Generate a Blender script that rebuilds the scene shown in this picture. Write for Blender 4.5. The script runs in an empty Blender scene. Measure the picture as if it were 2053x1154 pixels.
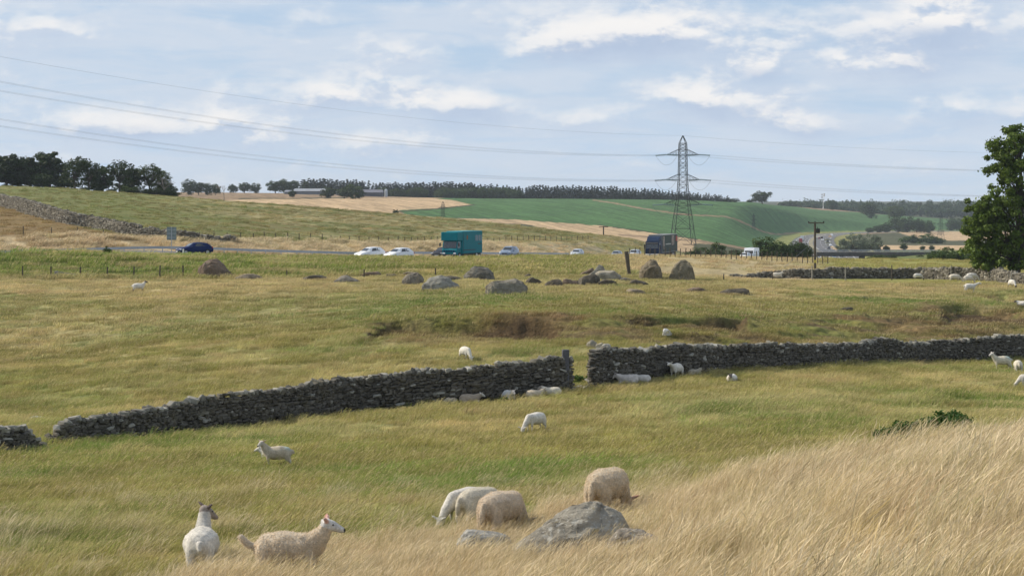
import bpy, bmesh, math, random
import numpy as np
from mathutils import Vector, Matrix, Euler

random.seed(7)
RNG = np.random.default_rng(7)
SC = bpy.context.scene
COL = SC.collection

# ------------------------------------------------------------------ camera
F, CX, HY = 4000.0, 1026.5, 400.0          # photo pixels: focal length, centre column, horizon row
cam_data = bpy.data.cameras.new('camera')
cam_data.sensor_fit = 'HORIZONTAL'
cam_data.sensor_width = 36.0
cam_data.lens = 36.0 * F / 2053.0
cam_data.shift_y = -(577.0 - HY) / 2053.0
cam_data.clip_start = 0.5
cam_data.clip_end = 20000.0
cam = bpy.data.objects.new('camera', cam_data)
cam.rotation_euler = (math.pi / 2, 0, 0)
COL.objects.link(cam)
SC.camera = cam

# ------------------------------------------------------------------ sun, sky
SUN_EL = math.radians(35.0)
SUN_DIR = Vector((-0.92, 0.36, 0)).normalized() * math.cos(SUN_EL) + Vector((0, 0, math.sin(SUN_EL)))
sun_data = bpy.data.lights.new('sun', 'SUN')
sun_data.energy = 5.0
sun_data.angle = math.radians(0.6)
sun_data.color = (1.0, 0.90, 0.75)
sun = bpy.data.objects.new('sun', sun_data)
sun.rotation_euler = SUN_DIR.to_track_quat('Z', 'Y').to_euler()
COL.objects.link(sun)

SC.view_settings.view_transform = 'Standard'
SC.view_settings.look = 'None'
SC.view_settings.exposure = 0.08
SC.view_settings.gamma = 1.0
SC.view_settings.use_curve_mapping = False
SC.cycles.max_bounces = 6
SC.cycles.transparent_max_bounces = 8
SC.cycles.volume_bounces = 0
SC.cycles.use_denoising = True


class NT:
    """small helper to write node trees"""
    def __init__(self, tree):
        self.t = tree
        self.n = tree.nodes
        self.l = tree.links

    def node(self, typ, **kw):
        nd = self.n.new(typ)
        ins = kw.pop('ins', {})
        for k, v in kw.items():
            setattr(nd, k, v)
        for k, v in ins.items():
            self.set(nd.inputs[k], v)
        return nd

    def set(self, sock, v):
        if isinstance(v, bpy.types.NodeSocket):
            self.l.new(v, sock)
        elif isinstance(v, bpy.types.Node):
            self.l.new(v.outputs[0], sock)
        else:
            if sock.type == 'RGBA' and hasattr(v, '__len__') and len(v) == 3:
                v = (*v, 1)
            sock.default_value = v

    def math(self, op, a, b=0.0, c=None, clamp=False):
        nd = self.n.new('ShaderNodeMath')
        nd.operation = op
        nd.use_clamp = clamp
        self.set(nd.inputs[0], a)
        self.set(nd.inputs[1], b)
        if c is not None:
            self.set(nd.inputs[2], c)
        return nd.outputs[0]

    def mix(self, fac, a, b, blend='MIX'):
        nd = self.n.new('ShaderNodeMix')
        nd.data_type = 'RGBA'
        nd.blend_type = blend
        self.set(nd.inputs[0], fac)
        self.set(nd.inputs[6], a)
        self.set(nd.inputs[7], b)
        return nd.outputs[2]

    def noise(self, vec, scale, detail=4, rough=0.55, dist=0.0, dims='3D'):
        nd = self.n.new('ShaderNodeTexNoise')
        nd.noise_dimensions = dims
        if vec is not None:
            self.l.new(vec, nd.inputs['Vector'])
        nd.inputs['Scale'].default_value = scale
        nd.inputs['Detail'].default_value = detail
        nd.inputs['Roughness'].default_value = rough
        nd.inputs['Distortion'].default_value = dist
        return nd.outputs[0]

    def ramp(self, fac, lo, hi, a=0.0, b=1.0, smooth=True):
        nd = self.n.new('ShaderNodeMapRange')
        nd.interpolation_type = 'SMOOTHSTEP' if smooth else 'LINEAR'
        self.set(nd.inputs[0], fac)
        nd.inputs[1].default_value = lo
        nd.inputs[2].default_value = hi
        nd.inputs[3].default_value = a
        nd.inputs[4].default_value = b
        return nd.outputs[0]


def make_world():
    w = bpy.data.worlds.new('World')
    SC.world = w
    w.use_nodes = True
    t = NT(w.node_tree)
    t.n.clear()
    out = t.node('ShaderNodeOutputWorld')
    sky = t.node('ShaderNodeTexSky', sky_type='NISHITA')
    sky.sun_disc = False
    sky.sun_elevation = SUN_EL
    sky.sun_rotation = math.atan2(SUN_DIR.x, SUN_DIR.y)
    sky.air_density = 1.0
    sky.dust_density = 0.6
    sky.ozone_density = 2.0
    tc = t.node('ShaderNodeTexCoord')
    sep = t.node('ShaderNodeSeparateXYZ', ins={0: tc.outputs['Generated']})
    x, y, z = sep.outputs
    az = t.math('ARCTAN2', x, y)
    hor = t.math('SQRT', t.math('ADD', t.math('MULTIPLY', x, x), t.math('MULTIPLY', y, y)))
    el = t.math('ARCTAN2', z, hor)

    def vec(a, e):
        c = t.node('ShaderNodeCombineXYZ')
        t.set(c.inputs[0], a)
        t.set(c.inputs[1], e)
        return c.outputs[0]

    def density(da, de):
        a = t.math('ADD', az, da)
        e = t.math('ADD', el, de)
        p = vec(t.math('MULTIPLY', a, 17.0), t.math('MULTIPLY', e, 40.0))
        n1 = t.noise(p, 1.0, 8, 0.52, 0.3)
        n2 = t.noise(vec(t.math('MULTIPLY', a, 58.0), t.math('MULTIPLY', e, 105.0)), 1.0, 8, 0.60, 0.15)
        s = t.math('MULTIPLY_ADD', n2, 0.34, t.math('MULTIPLY_ADD', n1, 0.58, 0.04))
        # the larger heaps of cumulus in view: azimuth, elevation, size in each, weight
        for (pa, pe, sa, se, wt) in (
                (1240, 62, 190, 60, .30), (1150, 95, 120, 35, .15), (640, 190, 140, 36, .26), (905, 212, 130, 42, .27),
                (1860, 60, 240, 62, .28), (1560, 60, 110, 45, .16), (1420, 205, 130, 40, .25), (1190, 240, 90, 30, .2),
                (110, 80, 110, 50, .14), (200, 245, 160, 36, .22), (440, 275, 160, 40, .2), (780, 285, 120, 34, .18),
                (1530, 145, 110, 34, .2), (1800, 130, 130, 34, .18), (1620, 245, 120, 36, .16), (1950, 225, 140, 40, .14),
                (790, 105, 80, 32, .14), (420, 45, 160, 30, .06)):
            ca, ce = (pa - CX) / F, (HY - pe) / F
            u = t.math('DIVIDE', t.math('SUBTRACT', a, ca), sa / F)
            v = t.math('DIVIDE', t.math('SUBTRACT', e, ce), se / F)
            g = t.math('EXPONENT', t.math('MULTIPLY', t.math('ADD', t.math('MULTIPLY', u, u), t.math('MULTIPLY', v, v)), -1.0))
            s = t.math('MULTIPLY_ADD', g, wt * 1.15, s)
        return s
    d0 = density(0.0, 0.0)
    d1 = density(-0.003, 0.0055)
    # grey undersides of the heaps
    under = 0.0
    for (pa, pe, sa, se, wt) in ((1260, 102, 130, 22, .9), (960, 238, 75, 22, 1.0), (1860, 82, 150, 18, .9), (1900, 130, 90, 30, .7), (1540, 155, 80, 16, .6), (1430, 232, 110, 20, .7), (660, 216, 110, 16, .5),
                                 (240, 268, 120, 16, .5), (450, 300, 110, 14, .5), (1200, 262, 90, 14, .5), (1660, 268, 120, 18, .6), (110, 118, 90, 14, .4), (1960, 250, 100, 24, .6), (800, 300, 90, 12, .4)):
        u = t.math('DIVIDE', t.math('SUBTRACT', az, (pa - CX) / F), sa / F)
        v = t.math('DIVIDE', t.math('SUBTRACT', el, (HY - pe) / F), se / F)
        under = t.math('MULTIPLY_ADD', t.math('EXPONENT', t.math('MULTIPLY', t.math('ADD', t.math('MULTIPLY', u, u), t.math('MULTIPLY', v, v)), -1.0)), wt, under)
    cover = t.ramp(d0, 0.49, 0.84)
    light = t.ramp(t.math('SUBTRACT', d0, d1), -0.055, 0.085)
    soft = t.ramp(t.noise(vec(t.math('MULTIPLY', az, 45.0), t.math('MULTIPLY', el, 90.0)), 1.0, 6, 0.6), .3, .6, .35, 1.0)
    under = t.math('MULTIPLY', under, soft, clamp=True)
    light = t.math('MULTIPLY', light, t.math('SUBTRACT', 1.0, t.math('MULTIPLY', under, .85)))
    core = t.ramp(d0, 0.62, 0.95)
    # thin high veil under the heaps
    veil_n = t.noise(vec(t.math('MULTIPLY', az, 9.0), t.math('MULTIPLY', el, 60.0)), 1.3, 7, 0.6, 0.5)
    veil = t.ramp(veil_n, 0.28, 0.60)
    # low down the air is milky, overhead the blue deepens
    clear = t.mix(t.ramp(el, 0.12, 0.8, 0.74, 0.25), t.mix(1.0, sky.outputs[0], (1.0, 1.0, 1.0), 'MULTIPLY'), (4.3, 5.75, 7.9))
    horizon = t.ramp(el, 0.0, 0.11)
    clear = t.mix(horizon, (4.9, 6.3, 8.0), clear)
    base = t.mix(t.math('MULTIPLY', veil, 0.85), clear, (6.1, 6.8, 7.8))
    shade = t.mix(core, (4.9, 5.8, 7.3), (4.2, 5.1, 6.7))
    lit = (9.3, 9.0, 8.7)
    cl = t.mix(light, shade, lit)
    colr = t.mix(t.math('MULTIPLY', cover, 0.88), base, cl)
    colr = t.mix(t.math('MULTIPLY', under, .55), colr, (4.5, 5.5, 7.1))
    bg = t.node('ShaderNodeBackground')
    t.set(bg.inputs[0], colr)
    bg.inputs[1].default_value = 0.1
    t.l.new(bg.outputs[0], out.inputs[0])


make_world()

# ------------------------------------------------------------------ generic helpers


def tag(o, label=None, cat=None, group=None, kind=None):
    if label: o['label'] = label
    if cat: o['category'] = cat
    if group: o['group'] = group
    if kind: o['kind'] = kind
    return o


def empty(name, loc, rz=0.0, scale=None):
    o = bpy.data.objects.new(name, None)
    o.location = loc
    o.rotation_euler = (0, 0, rz)
    o.empty_display_size = 0.3
    if scale is not None:
        o.scale = scale if hasattr(scale, '__len__') else (scale,) * 3
    COL.objects.link(o)
    return o


def link(name, me, parent=None, loc=None, rot=None, scale=None):
    o = bpy.data.objects.new(name, me)
    COL.objects.link(o)
    if parent is not None:
        o.parent = parent
    if loc is not None: o.location = loc
    if rot is not None: o.rotation_euler = rot
    if scale is not None: o.scale = scale if hasattr(scale, '__len__') else (scale,) * 3
    return o


def np_mesh(name, V, Q, mat, smooth=False, attrs=None):
    """mesh from numpy arrays; Q (n,4) or (n,3)"""
    V = np.asarray(V, np.float32)
    Q = np.asarray(Q, np.int32)
    me = bpy.data.meshes.new(name)
    me.vertices.add(len(V))
    me.vertices.foreach_set('co', V.ravel())
    k = Q.shape[1]
    me.loops.add(Q.size)
    me.loops.foreach_set('vertex_index', Q.ravel())
    me.polygons.add(len(Q))
    me.polygons.foreach_set('loop_start', np.arange(0, Q.size, k, dtype=np.int32))
    me.polygons.foreach_set('loop_total', np.full(len(Q), k, np.int32))
    me.polygons.foreach_set('use_smooth', np.full(len(Q), smooth, bool))
    me.update(calc_edges=True)
    if attrs:
        for an, (typ, arr) in attrs.items():
            a = me.attributes.new(an, typ, 'POINT')
            key = {'FLOAT': 'value', 'INT': 'value', 'FLOAT_COLOR': 'color', 'FLOAT_VECTOR': 'vector'}[typ]
            a.data.foreach_set(key, np.ascontiguousarray(arr, np.int32 if typ == 'INT' else np.float32).ravel())
    if mat: me.materials.append(mat)
    return me


class MB:
    """collects boxes, tubes, polygons; builds one mesh"""
    def __init__(self):
        self.v, self.f = [], []

    def add(self, vs, fs):
        b = len(self.v)
        self.v += [tuple(p) for p in vs]
        self.f += [tuple(b + i for i in f) for f in fs]
        return self

    def box(self, x0, x1, y0, y1, z0, z1, taper=None):
        vs = [(x, y, z) for z in (z0, z1) for y in (y0, y1) for x in (x0, x1)]
        return self.add(vs, [(0, 2, 3, 1), (4, 5, 7, 6), (0, 1, 5, 4), (2, 6, 7, 3), (0, 4, 6, 2), (1, 3, 7, 5)])

    def rbox(self, x0, x1, y0, y1, z0, z1, r):
        """box with rounded vertical and top edges by a chamfer r"""
        rings = []
        for (z, k) in ((z0, 1.0), (z0 + r, 0.0), (z1 - r, 0.0), (z1, 1.0)):
            e = r * k
            a, b, c, d = x0 + e, x1 - e, y0 + e, y1 - e
            rings.append([(a + r, c, z), (b - r, c, z), (b, c + r, z), (b, d - r, z), (b - r, d, z), (a + r, d, z), (a, d - r, z), (a, c + r, z)])
        vs = [p for rg in rings for p in rg]
        fs = [tuple(range(7, -1, -1)), tuple(range(24, 32))]
        for k in range(3):
            for i in range(8):
                j = (i + 1) % 8
                fs.append((k * 8 + i, k * 8 + j, k * 8 + 8 + j, k * 8 + 8 + i))
        return self.add(vs, fs)

    def tube(self, p0, p1, r0, r1=None, n=6, caps=True):
        r1 = r0 if r1 is None else r1
        p0, p1 = Vector(p0), Vector(p1)
        d = (p1 - p0)
        if d.length < 1e-6: return self
        d.normalize()
        a = d.orthogonal().normalized()
        b = d.cross(a)
        vs = []
        for p, r in ((p0, r0), (p1, r1)):
            for i in range(n):
                t = 2 * math.pi * i / n
                vs.append(p + (a * math.cos(t) + b * math.sin(t)) * r)
        fs = [(i, (i + 1) % n, n + (i + 1) % n, n + i) for i in range(n)]
        if caps: fs += [tuple(range(n - 1, -1, -1)), tuple(range(n, 2 * n))]
        return self.add(vs, fs)

    def path(self, pts, r, n=5):
        for a, b in zip(pts[:-1], pts[1:]):
            ra, rb = (r, r) if not hasattr(r, '__len__') else r
            self.tube(a, b, ra, rb, n, caps=True)
        return self

    def disc(self, c, axis, r, w, n=16):
        c = Vector(c); ax = Vector(axis).normalized()
        return self.tube(c - ax * w / 2, c + ax * w / 2, r, r, n)

    def mesh(self, name, mat, smooth=False):
        me = bpy.data.meshes.new(name)
        me.from_pydata(self.v, [], self.f)
        if smooth:
            me.polygons.foreach_set('use_smooth', [True] * len(me.polygons))
        me.update()
        if mat: me.materials.append(mat)
        return me

    def build(self, name, mat, parent=None, **kw):
        return link(name, self.mesh(name, mat, kw.pop('smooth', False)), parent, **kw)


def apply_mods(o):
    dg = bpy.context.evaluated_depsgraph_get()
    dg.update()
    me = bpy.data.meshes.new_from_object(o.evaluated_get(dg))
    return me


# ------------------------------------------------------------------ numpy noise
def _h(ix, iy, s):
    n = (ix * 374761393 + iy * 668265263 + s * 974634721) & 0x7fffffff
    n = ((n ^ (n >> 13)) * 1274126177) & 0x7fffffff
    return ((n ^ (n >> 16)) & 0xffff) / 65535.0


def vnoise(x, y, s=0):
    x = np.asarray(x, float); y = np.asarray(y, float)
    ix, iy = np.floor(x).astype(np.int64), np.floor(y).astype(np.int64)
    fx, fy = x - ix, y - iy
    fx = fx * fx * (3 - 2 * fx); fy = fy * fy * (3 - 2 * fy)
    a, b = _h(ix, iy, s), _h(ix + 1, iy, s)
    c, d = _h(ix, iy + 1, s), _h(ix + 1, iy + 1, s)
    return (a + (b - a) * fx) * (1 - fy) + (c + (d - c) * fx) * fy


def fbm(x, y, s=0, oct=4, gain=0.5):
    v, a, t = 0.0, 1.0, 0.0
    for k in range(oct):
        v = v + a * vnoise(x * 2 ** k + 17.3 * k, y * 2 ** k - 9.1 * k, s + k)
        t += a
        a *= gain
    return v / t


def sstep(a, b, x):
    t = np.clip((np.asarray(x, float) - a) / (b - a), 0, 1)
    return t * t * (3 - 2 * t)


def pchip(x, y, xq):
    """monotone cubic interpolation along axis 0"""
    x = np.asarray(x, float); y = np.asarray(y, float)
    h = np.diff(x)[:, None]
    dl = np.diff(y, axis=0) / h
    m = np.zeros_like(y)
    w1, w2 = 2 * h[1:] + h[:-1], h[1:] + 2 * h[:-1]
    same = (dl[:-1] * dl[1:]) > 0
    with np.errstate(divide='ignore', invalid='ignore'):
        hm = (w1 + w2) / (w1 / dl[:-1] + w2 / dl[1:])
    m[1:-1] = np.where(same, hm, 0)
    m[0], m[-1] = dl[0], dl[-1]
    i = np.clip(np.searchsorted(x, xq, side='right') - 1, 0, len(x) - 2)
    t = ((xq - x[i]) / (x[i + 1] - x[i]))[:, None]
    hh = (x[i + 1] - x[i])[:, None]
    return ((2 * t**3 - 3 * t**2 + 1) * y[i] + (t**3 - 2 * t**2 + t) * hh * m[i] + (-2 * t**3 + 3 * t**2) * y[i + 1] + (t**3 - t**2) * hh * m[i + 1])


# ------------------------------------------------------------------ lie of the land
# rows: distance from the lens; columns: bearing (photo column); value: photo row at which ground of that distance lies
COLS = [-350, 0, 300, 600, 900, 1200, 1400, 1500, 1640, 1800, 2053, 2400]
ROWS = {
    8:    [1560, 1560, 1550, 1540, 1520, 1500, 1480, 1460, 1420, 1390, 1340, 1320],
    14:   [1500, 1500, 1490, 1470, 1430, 1370, 1330, 1300, 1250, 1200, 1140, 1110],
    20:   [1390, 1390, 1370, 1340, 1300, 1230, 1170, 1130, 1070, 1010, 950, 920],
    27:   [1250, 1245, 1225, 1205, 1180, 1138, 1090, 1060, 1008, 958, 908, 885],
    33:   [1140, 1135, 1128, 1118, 1098, 1064, 1020, 990, 952, 920, 893, 878],
    38:   [1085, 1080, 1075, 1065, 1048, 1022, 985, 966, 938, 914, 893, 880],
    45:   [1028, 1025, 1020, 1010, 998, 982, 960, 947, 929, 914, 903, 896],
    55:   [970, 968, 962, 956, 948, 938, 925, 918, 910, 903, 896, 893],
    65:   [930, 928, 922, 918, 910, 899, 889, 885, 880, 875, 869, 866],
    75:   [902, 900, 892, 884, 874, 861, 853, 850, 848, 846, 843, 840],
    85:   [880, 878, 862, 850, 837, 820, 813, 812, 815, 820, 826, 828],
    97:   [852, 850, 836, 818, 792, 773, 771, 774, 780, 785, 795, 800],
    110:  [822, 818, 795, 768, 732, 724, 732, 738, 747, 755, 768, 776],
    120:  [785, 778, 745, 715, 688, 688, 702, 710, 722, 733, 745, 752],
    130:  [745, 738, 706, 676, 654, 652, 672, 682, 695, 706, 719, 727],
    140:  [705, 697, 665, 645, 625, 621, 640, 650, 662, 673, 686, 696],
    150:  [665, 658, 632, 618, 600, 597, 612, 622, 635, 646, 656, 664],
    160:  [635, 627, 608, 598, 588, 583, 595, 603, 612, 622, 633, 640],
    175:  [605, 597, 586, 578, 573, 569, 574, 578, 587, 597, 606, 612],
    190:  [580, 573, 568, 565, 562, 557, 562, 567, 572, 578, 582, 587],
    200:  [566, 561, 558, 557, 554, 550, 556, 560, 564, 569, 571, 575],
    208:  [536, 535, 538, 541, 543, 544, 550, 557, 560, 564, 567, 570],
    215:  [500, 500, 514, 524, 532, 538, 545, 553, 556, 560, 563, 566],
    226:  [501, 501, 511, 518, 526, 532, 539, 548, 552, 556, 559, 562],
    240:  [490, 492, 503, 512, 520, 525, 532, 541, 546, 551, 555, 558],
    255:  [477, 480, 490, 500, 511, 519, 524, 533, 539, 545, 550, 553],
    290:  [448, 454, 470, 490, 506, 514, 516, 518.5, 525, 531, 538, 541],
    330:  [425, 433, 451, 477, 499, 507, 514, 519, 521, 523, 526, 529],
    400:  [402, 410, 430, 455, 481, 500, 512, 521, 523, 524, 525, 527],
    450:  [389, 396, 415, 439, 463, 489, 509, 521, 522.5, 524, 525, 527],
    520:  [371, 379, 398, 419, 445, 476, 500, 514, 521, 523, 524, 526],
    560:  [363, 373, 390, 413, 438, 471, 493, 505, 519, 521, 523, 525],
    620:  [366, 378, 394, 416, 441, 474, 493, 503, 517, 520, 522, 524],
    700:  [375, 384, 400, 424, 449, 480, 495, 502, 515, 518, 520, 522],
    850:  [386, 390, 404, 424, 447, 480, 489, 495, 509, 512, 514, 516],
    1000: [390, 392, 401, 414, 439, 470, 482, 487, 504, 506, 508, 510],
    1200: [388, 390, 398, 404, 420, 447, 462, 471, 496, 499, 501, 503],
    1400: [386, 388, 392, 396, 408, 424, 440, 450, 488, 491, 493, 494],
    1600: [384, 386, 388, 391, 401, 408, 420, 429, 478, 483, 485, 486],
    1800: [383, 384, 385, 388, 397, 399, 402, 411, 466, 473, 478, 480],
    2100: [384, 385, 386, 388, 397, 400, 403, 405, 438, 464, 469, 472],
    2400: [388, 388, 389, 391, 399, 402, 405, 407, 424, 444, 460, 463],
    2700: [391, 391, 392, 394, 400, 404, 407, 409, 418, 433, 447, 450],
    3300: [395, 395, 395, 396, 402, 406, 409, 411, 417, 430, 436, 438],
    4200: [398, 398, 398, 399, 403, 406, 408, 410, 412, 416, 420, 420],
    7000: [399, 399, 399, 400, 401, 402, 403, 404, 404, 404, 404, 404],
}
_d = np.array(sorted(ROWS))
_z = np.array([[(HY - y) * d / F for y in ROWS[d]] for d in _d])
_d = np.concatenate(([2.0, 4.0], _d))
_z = np.vstack([np.full((1, len(COLS)), -1.72), np.full((1, len(COLS)), -1.85), _z])
LD0, LD1, NLD = math.log(2.0), math.log(7000.0), 1400
PX0, PX1, NPX = -350.0, 2400.0, 689
_lg = np.linspace(LD0, LD1, NLD)
_t = pchip(np.log(_d), _z, _lg)
_pg = np.linspace(PX0, PX1, NPX)
TAB = pchip(np.array(COLS, float), _t.T, _pg).T          # (NLD, NPX)
# soften the kinks along the distance direction a little
for _ in range(3):
    TAB[1:-1] = 0.25 * TAB[:-2] + 0.5 * TAB[1:-1] + 0.25 * TAB[2:]
    TAB[:, 1:-1] = 0.25 * TAB[:, :-2] + 0.5 * TAB[:, 1:-1] + 0.25 * TAB[:, 2:]


def tab(px, d):
    px = np.clip(px, PX0, PX1 - 1e-3); ld = np.clip(np.log(np.maximum(d, 2.0)), LD0, LD1 - 1e-6)
    u = (px - PX0) / (PX1 - PX0) * (NPX - 1); v = (ld - LD0) / (LD1 - LD0) * (NLD - 1)
    i, j = np.floor(u).astype(int), np.floor(v).astype(int)
    i = np.minimum(i, NPX - 2); j = np.minimum(j, NLD - 2)
    fu, fv = u - i, v - j
    return (TAB[j, i] * (1 - fu) + TAB[j, i + 1] * fu) * (1 - fv) + (TAB[j + 1, i] * (1 - fu) + TAB[j + 1, i + 1] * fu) * fv


# motorway reference line = middle of the near-side lane coming towards the camera
RY = [100, 215, 226, 235, 243, 255, 265, 300, 365, 450, 600, 700, 950, 1400, 1900, 2150, 2400]
RX = [-330, -92, -60, -39, -25, -11, -5, 8, 28, 55, 90, 112, 162, 222, 312, 420, 620]
RZ = [-7.0, -7.0, -6.95, -6.55, -7.1, -7.7, -7.85, -8.8, -10.75, -13.7, -18.4, -21.6, -28, -31.6, -33.2, -34.6, -37]
_s = np.linspace(0, 1, 17)
_q = np.linspace(0, 1, 700)
ROAD = np.column_stack([pchip(_s, np.array(RX, float)[:, None], _q)[:, 0], pchip(_s, np.array(RY, float)[:, None], _q)[:, 0],
                        pchip(_s, np.array(RZ, float)[:, None], _q)[:, 0]])
_k = np.ones(21) / 21
for c in range(3):
    ROAD[10:-10, c] = np.convolve(ROAD[:, c], _k, 'same')[10:-10]
_tg = np.gradient(ROAD[:, :2], axis=0)
_tg /= np.linalg.norm(_tg, axis=1)[:, None]
RNRM = np.column_stack([_tg[:, 1], -_tg[:, 0]])              # points to +x, towards the camera side
ROAD_R, ROAD_L = 5.2, -27.0


def road_dist(X, Y):
    """signed offset from the reference line and the road level there"""
    X = np.asarray(X, float).ravel(); Y = np.asarray(Y, float).ravel()
    off = np.full(X.shape, 1e4); z = np.zeros(X.shape)
    sel = np.where((Y > 130) & (Y < 2600))[0]
    for a in range(0, len(sel), 20000):
        s = sel[a:a + 20000]
        dx = X[s][:, None] - ROAD[None, :, 0]; dy = Y[s][:, None] - ROAD[None, :, 1]
        d2 = dx * dx + dy * dy
        k = np.argmin(d2, axis=1)
        r = np.arange(len(s))
        off[s] = dx[r, k] * RNRM[k, 0] + dy[r, k] * RNRM[k, 1]
        big = np.sqrt(d2[r, k]) > np.abs(off[s]) + 4
        off[s] = np.where(big, 1e4, off[s])
        z[s] = ROAD[k, 2]
    return off, z


LIPS = [([735, 750, 765, 800, 880, 920, 980, 1060, 1130], [668, 650, 643, 640, 641, 643, 644, 647, 652], 1.0, 44),
        ([1260, 1330, 1420, 1500], [640, 636, 637, 643], .7, 24),
        ([1880, 1920, 1960, 2053, 2200], [622, 613, 614, 626, 640], .7, 34),
        ([1980, 2010, 2100], [588, 590, 602], .8, 16)]


def rough_mask(px, y, d):
    """how broken the ground is: the eroded bank behind the walls"""
    top = np.interp(px, [700, 740, 900, 1100, 1500, 1700, 1850, 2053, 2400], [655, 640, 638, 636, 640, 628, 612, 615, 620])
    bot = np.interp(px, [700, 900, 1200, 1500, 1800, 2053], [690, 690, 690, 700, 690, 672])
    m = sstep(top - 6, top + 8, y) * (1 - sstep(bot - 12, bot + 12, y)) * sstep(690, 780, px)
    return m * (d > 100) * (d < 200)


def H(X, Y, fine=True):
    X = np.asarray(X, float); Y = np.asarray(Y, float)
    shp = X.shape
    Xr, Yr = X.ravel(), Y.ravel()
    px = CX + Xr / np.maximum(Yr, 1) * F
    z = tab(px, Yr)
    yy = HY - z * F / Yr
    if fine:
        near = 1 - sstep(210, 260, Yr)
        z = z + near * sstep(10, 25, Yr) * (0.16 * (fbm(Xr * .33, Yr * .33, 3, 3) - .5) + 0.10 * (fbm(Xr * 1.1, Yr * 1.1, 9, 3) - .5))
        z = z + sstep(70, 90, Yr) * near * 0.5 * (fbm(Xr * .09, Yr * .12, 21, 2) - .5)
        rm = rough_mask(px, yy, Yr)
        w = fbm(Xr * .16, Yr * .34, 31, 4)
        terr = np.floor(w * 7) / 7 + sstep(.25, .75, w * 7 - np.floor(w * 7)) / 7      # small slumped steps
        z = z + rm * 1.7 * (terr - .5) + rm * .25 * (fbm(Xr * 1.3, Yr * 1.3, 41, 3) - .5)
        for lx, ly, dep, wid in LIPS:
            yl = np.interp(px, lx, ly, left=-1e4, right=-1e4)
            t_ = yy - yl + 7 * (fbm(Xr * .35, Yr * .1, 71, 3) - .5)
            prof = sstep(-.6, 2.2, t_) * (1 - sstep(8, wid, t_)) * sstep(0, 25, px - lx[0]) * sstep(0, 25, lx[-1] - px)
            z = z - np.where((Yr > 100) & (Yr < 200), dep * prof, 0)
        far = sstep(240, 300, Yr) * (1 - sstep(560, 800, Yr))
        z = z + far * (0.7 * (fbm(Xr * .05, Yr * .08, 51, 3) - .5) + .3 * (fbm(Xr * .3, Yr * .3, 53, 2) - .5))
    off, rz = road_dist(Xr, Yr)
    a = np.abs(off - (ROAD_R + ROAD_L) / 2) - (ROAD_R - ROAD_L) / 2
    wdt = np.where(off > 0, 9.0 + 20 * sstep(400, 900, Yr), 12.0 + 40 * sstep(400, 900, Yr))
    b = 1 - sstep(0.6, 1, np.clip(a / wdt, 0, 1) * .8 + .4 * (a > 0))
    b = 1 - sstep(0.5, wdt, a)
    z = z * (1 - b) + (rz - 0.12) * b
    return z.reshape(shp)


def h1(x, y):
    return float(H(np.array([x]), np.array([y]))[0])


def G(px, py, dmin=12.0, dmax=7000.0):
    """nearest ground point seen at photo pixel (px, py)"""
    d = np.exp(np.linspace(math.log(dmin), math.log(dmax), 900))
    X = (px - CX) * d / F
    y = HY - H(X, d) * F / d
    k = np.where(y <= py)[0]
    i = k[0] if len(k) else int(np.argmin(np.abs(y - py)))
    return Vector((X[i], d[i], HY_to_z(y[i], d[i])))


def HY_to_z(y, d):
    return (HY - y) * d / F


def P(px, py, d):
    return Vector(((px - CX) * d / F, d, (HY - py) * d / F))


# ------------------------------------------------------------------ what grows or lies where (base colours, linear)
def inpoly(px, py, poly):
    inside = np.zeros(px.shape, bool)
    n = len(poly)
    for i in range(n):
        x0, y0 = poly[i]; x1, y1 = poly[(i + 1) % n]
        c = ((y0 > py) != (y1 > py)) & (px < (x1 - x0) * (py - y0) / (y1 - y0 + 1e-12) + x0)
        inside ^= c
    return inside


C_ = {k: np.array(v) for k, v in dict(
    green=(.130, .190, .040), olive=(.235, .225, .070), straw=(.45, .37, .19), tan=(.44, .36, .20), brown=(.135, .09, .05),
    verge=(.165, .225, .050), hill=(.215, .19, .080), hillgreen=(.140, .165, .050), rust=(.25, .16, .075), pale=(.55, .44, .27),
    gold=(.50, .36, .215), crop=(.075, .155, .055), fallow=(.09, .095, .05), hedge=(.06, .07, .035), moor=(.28, .20, .125)).items()}


def lerp(a, b, w):
    return a + (b - a) * w[:, None]


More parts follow.
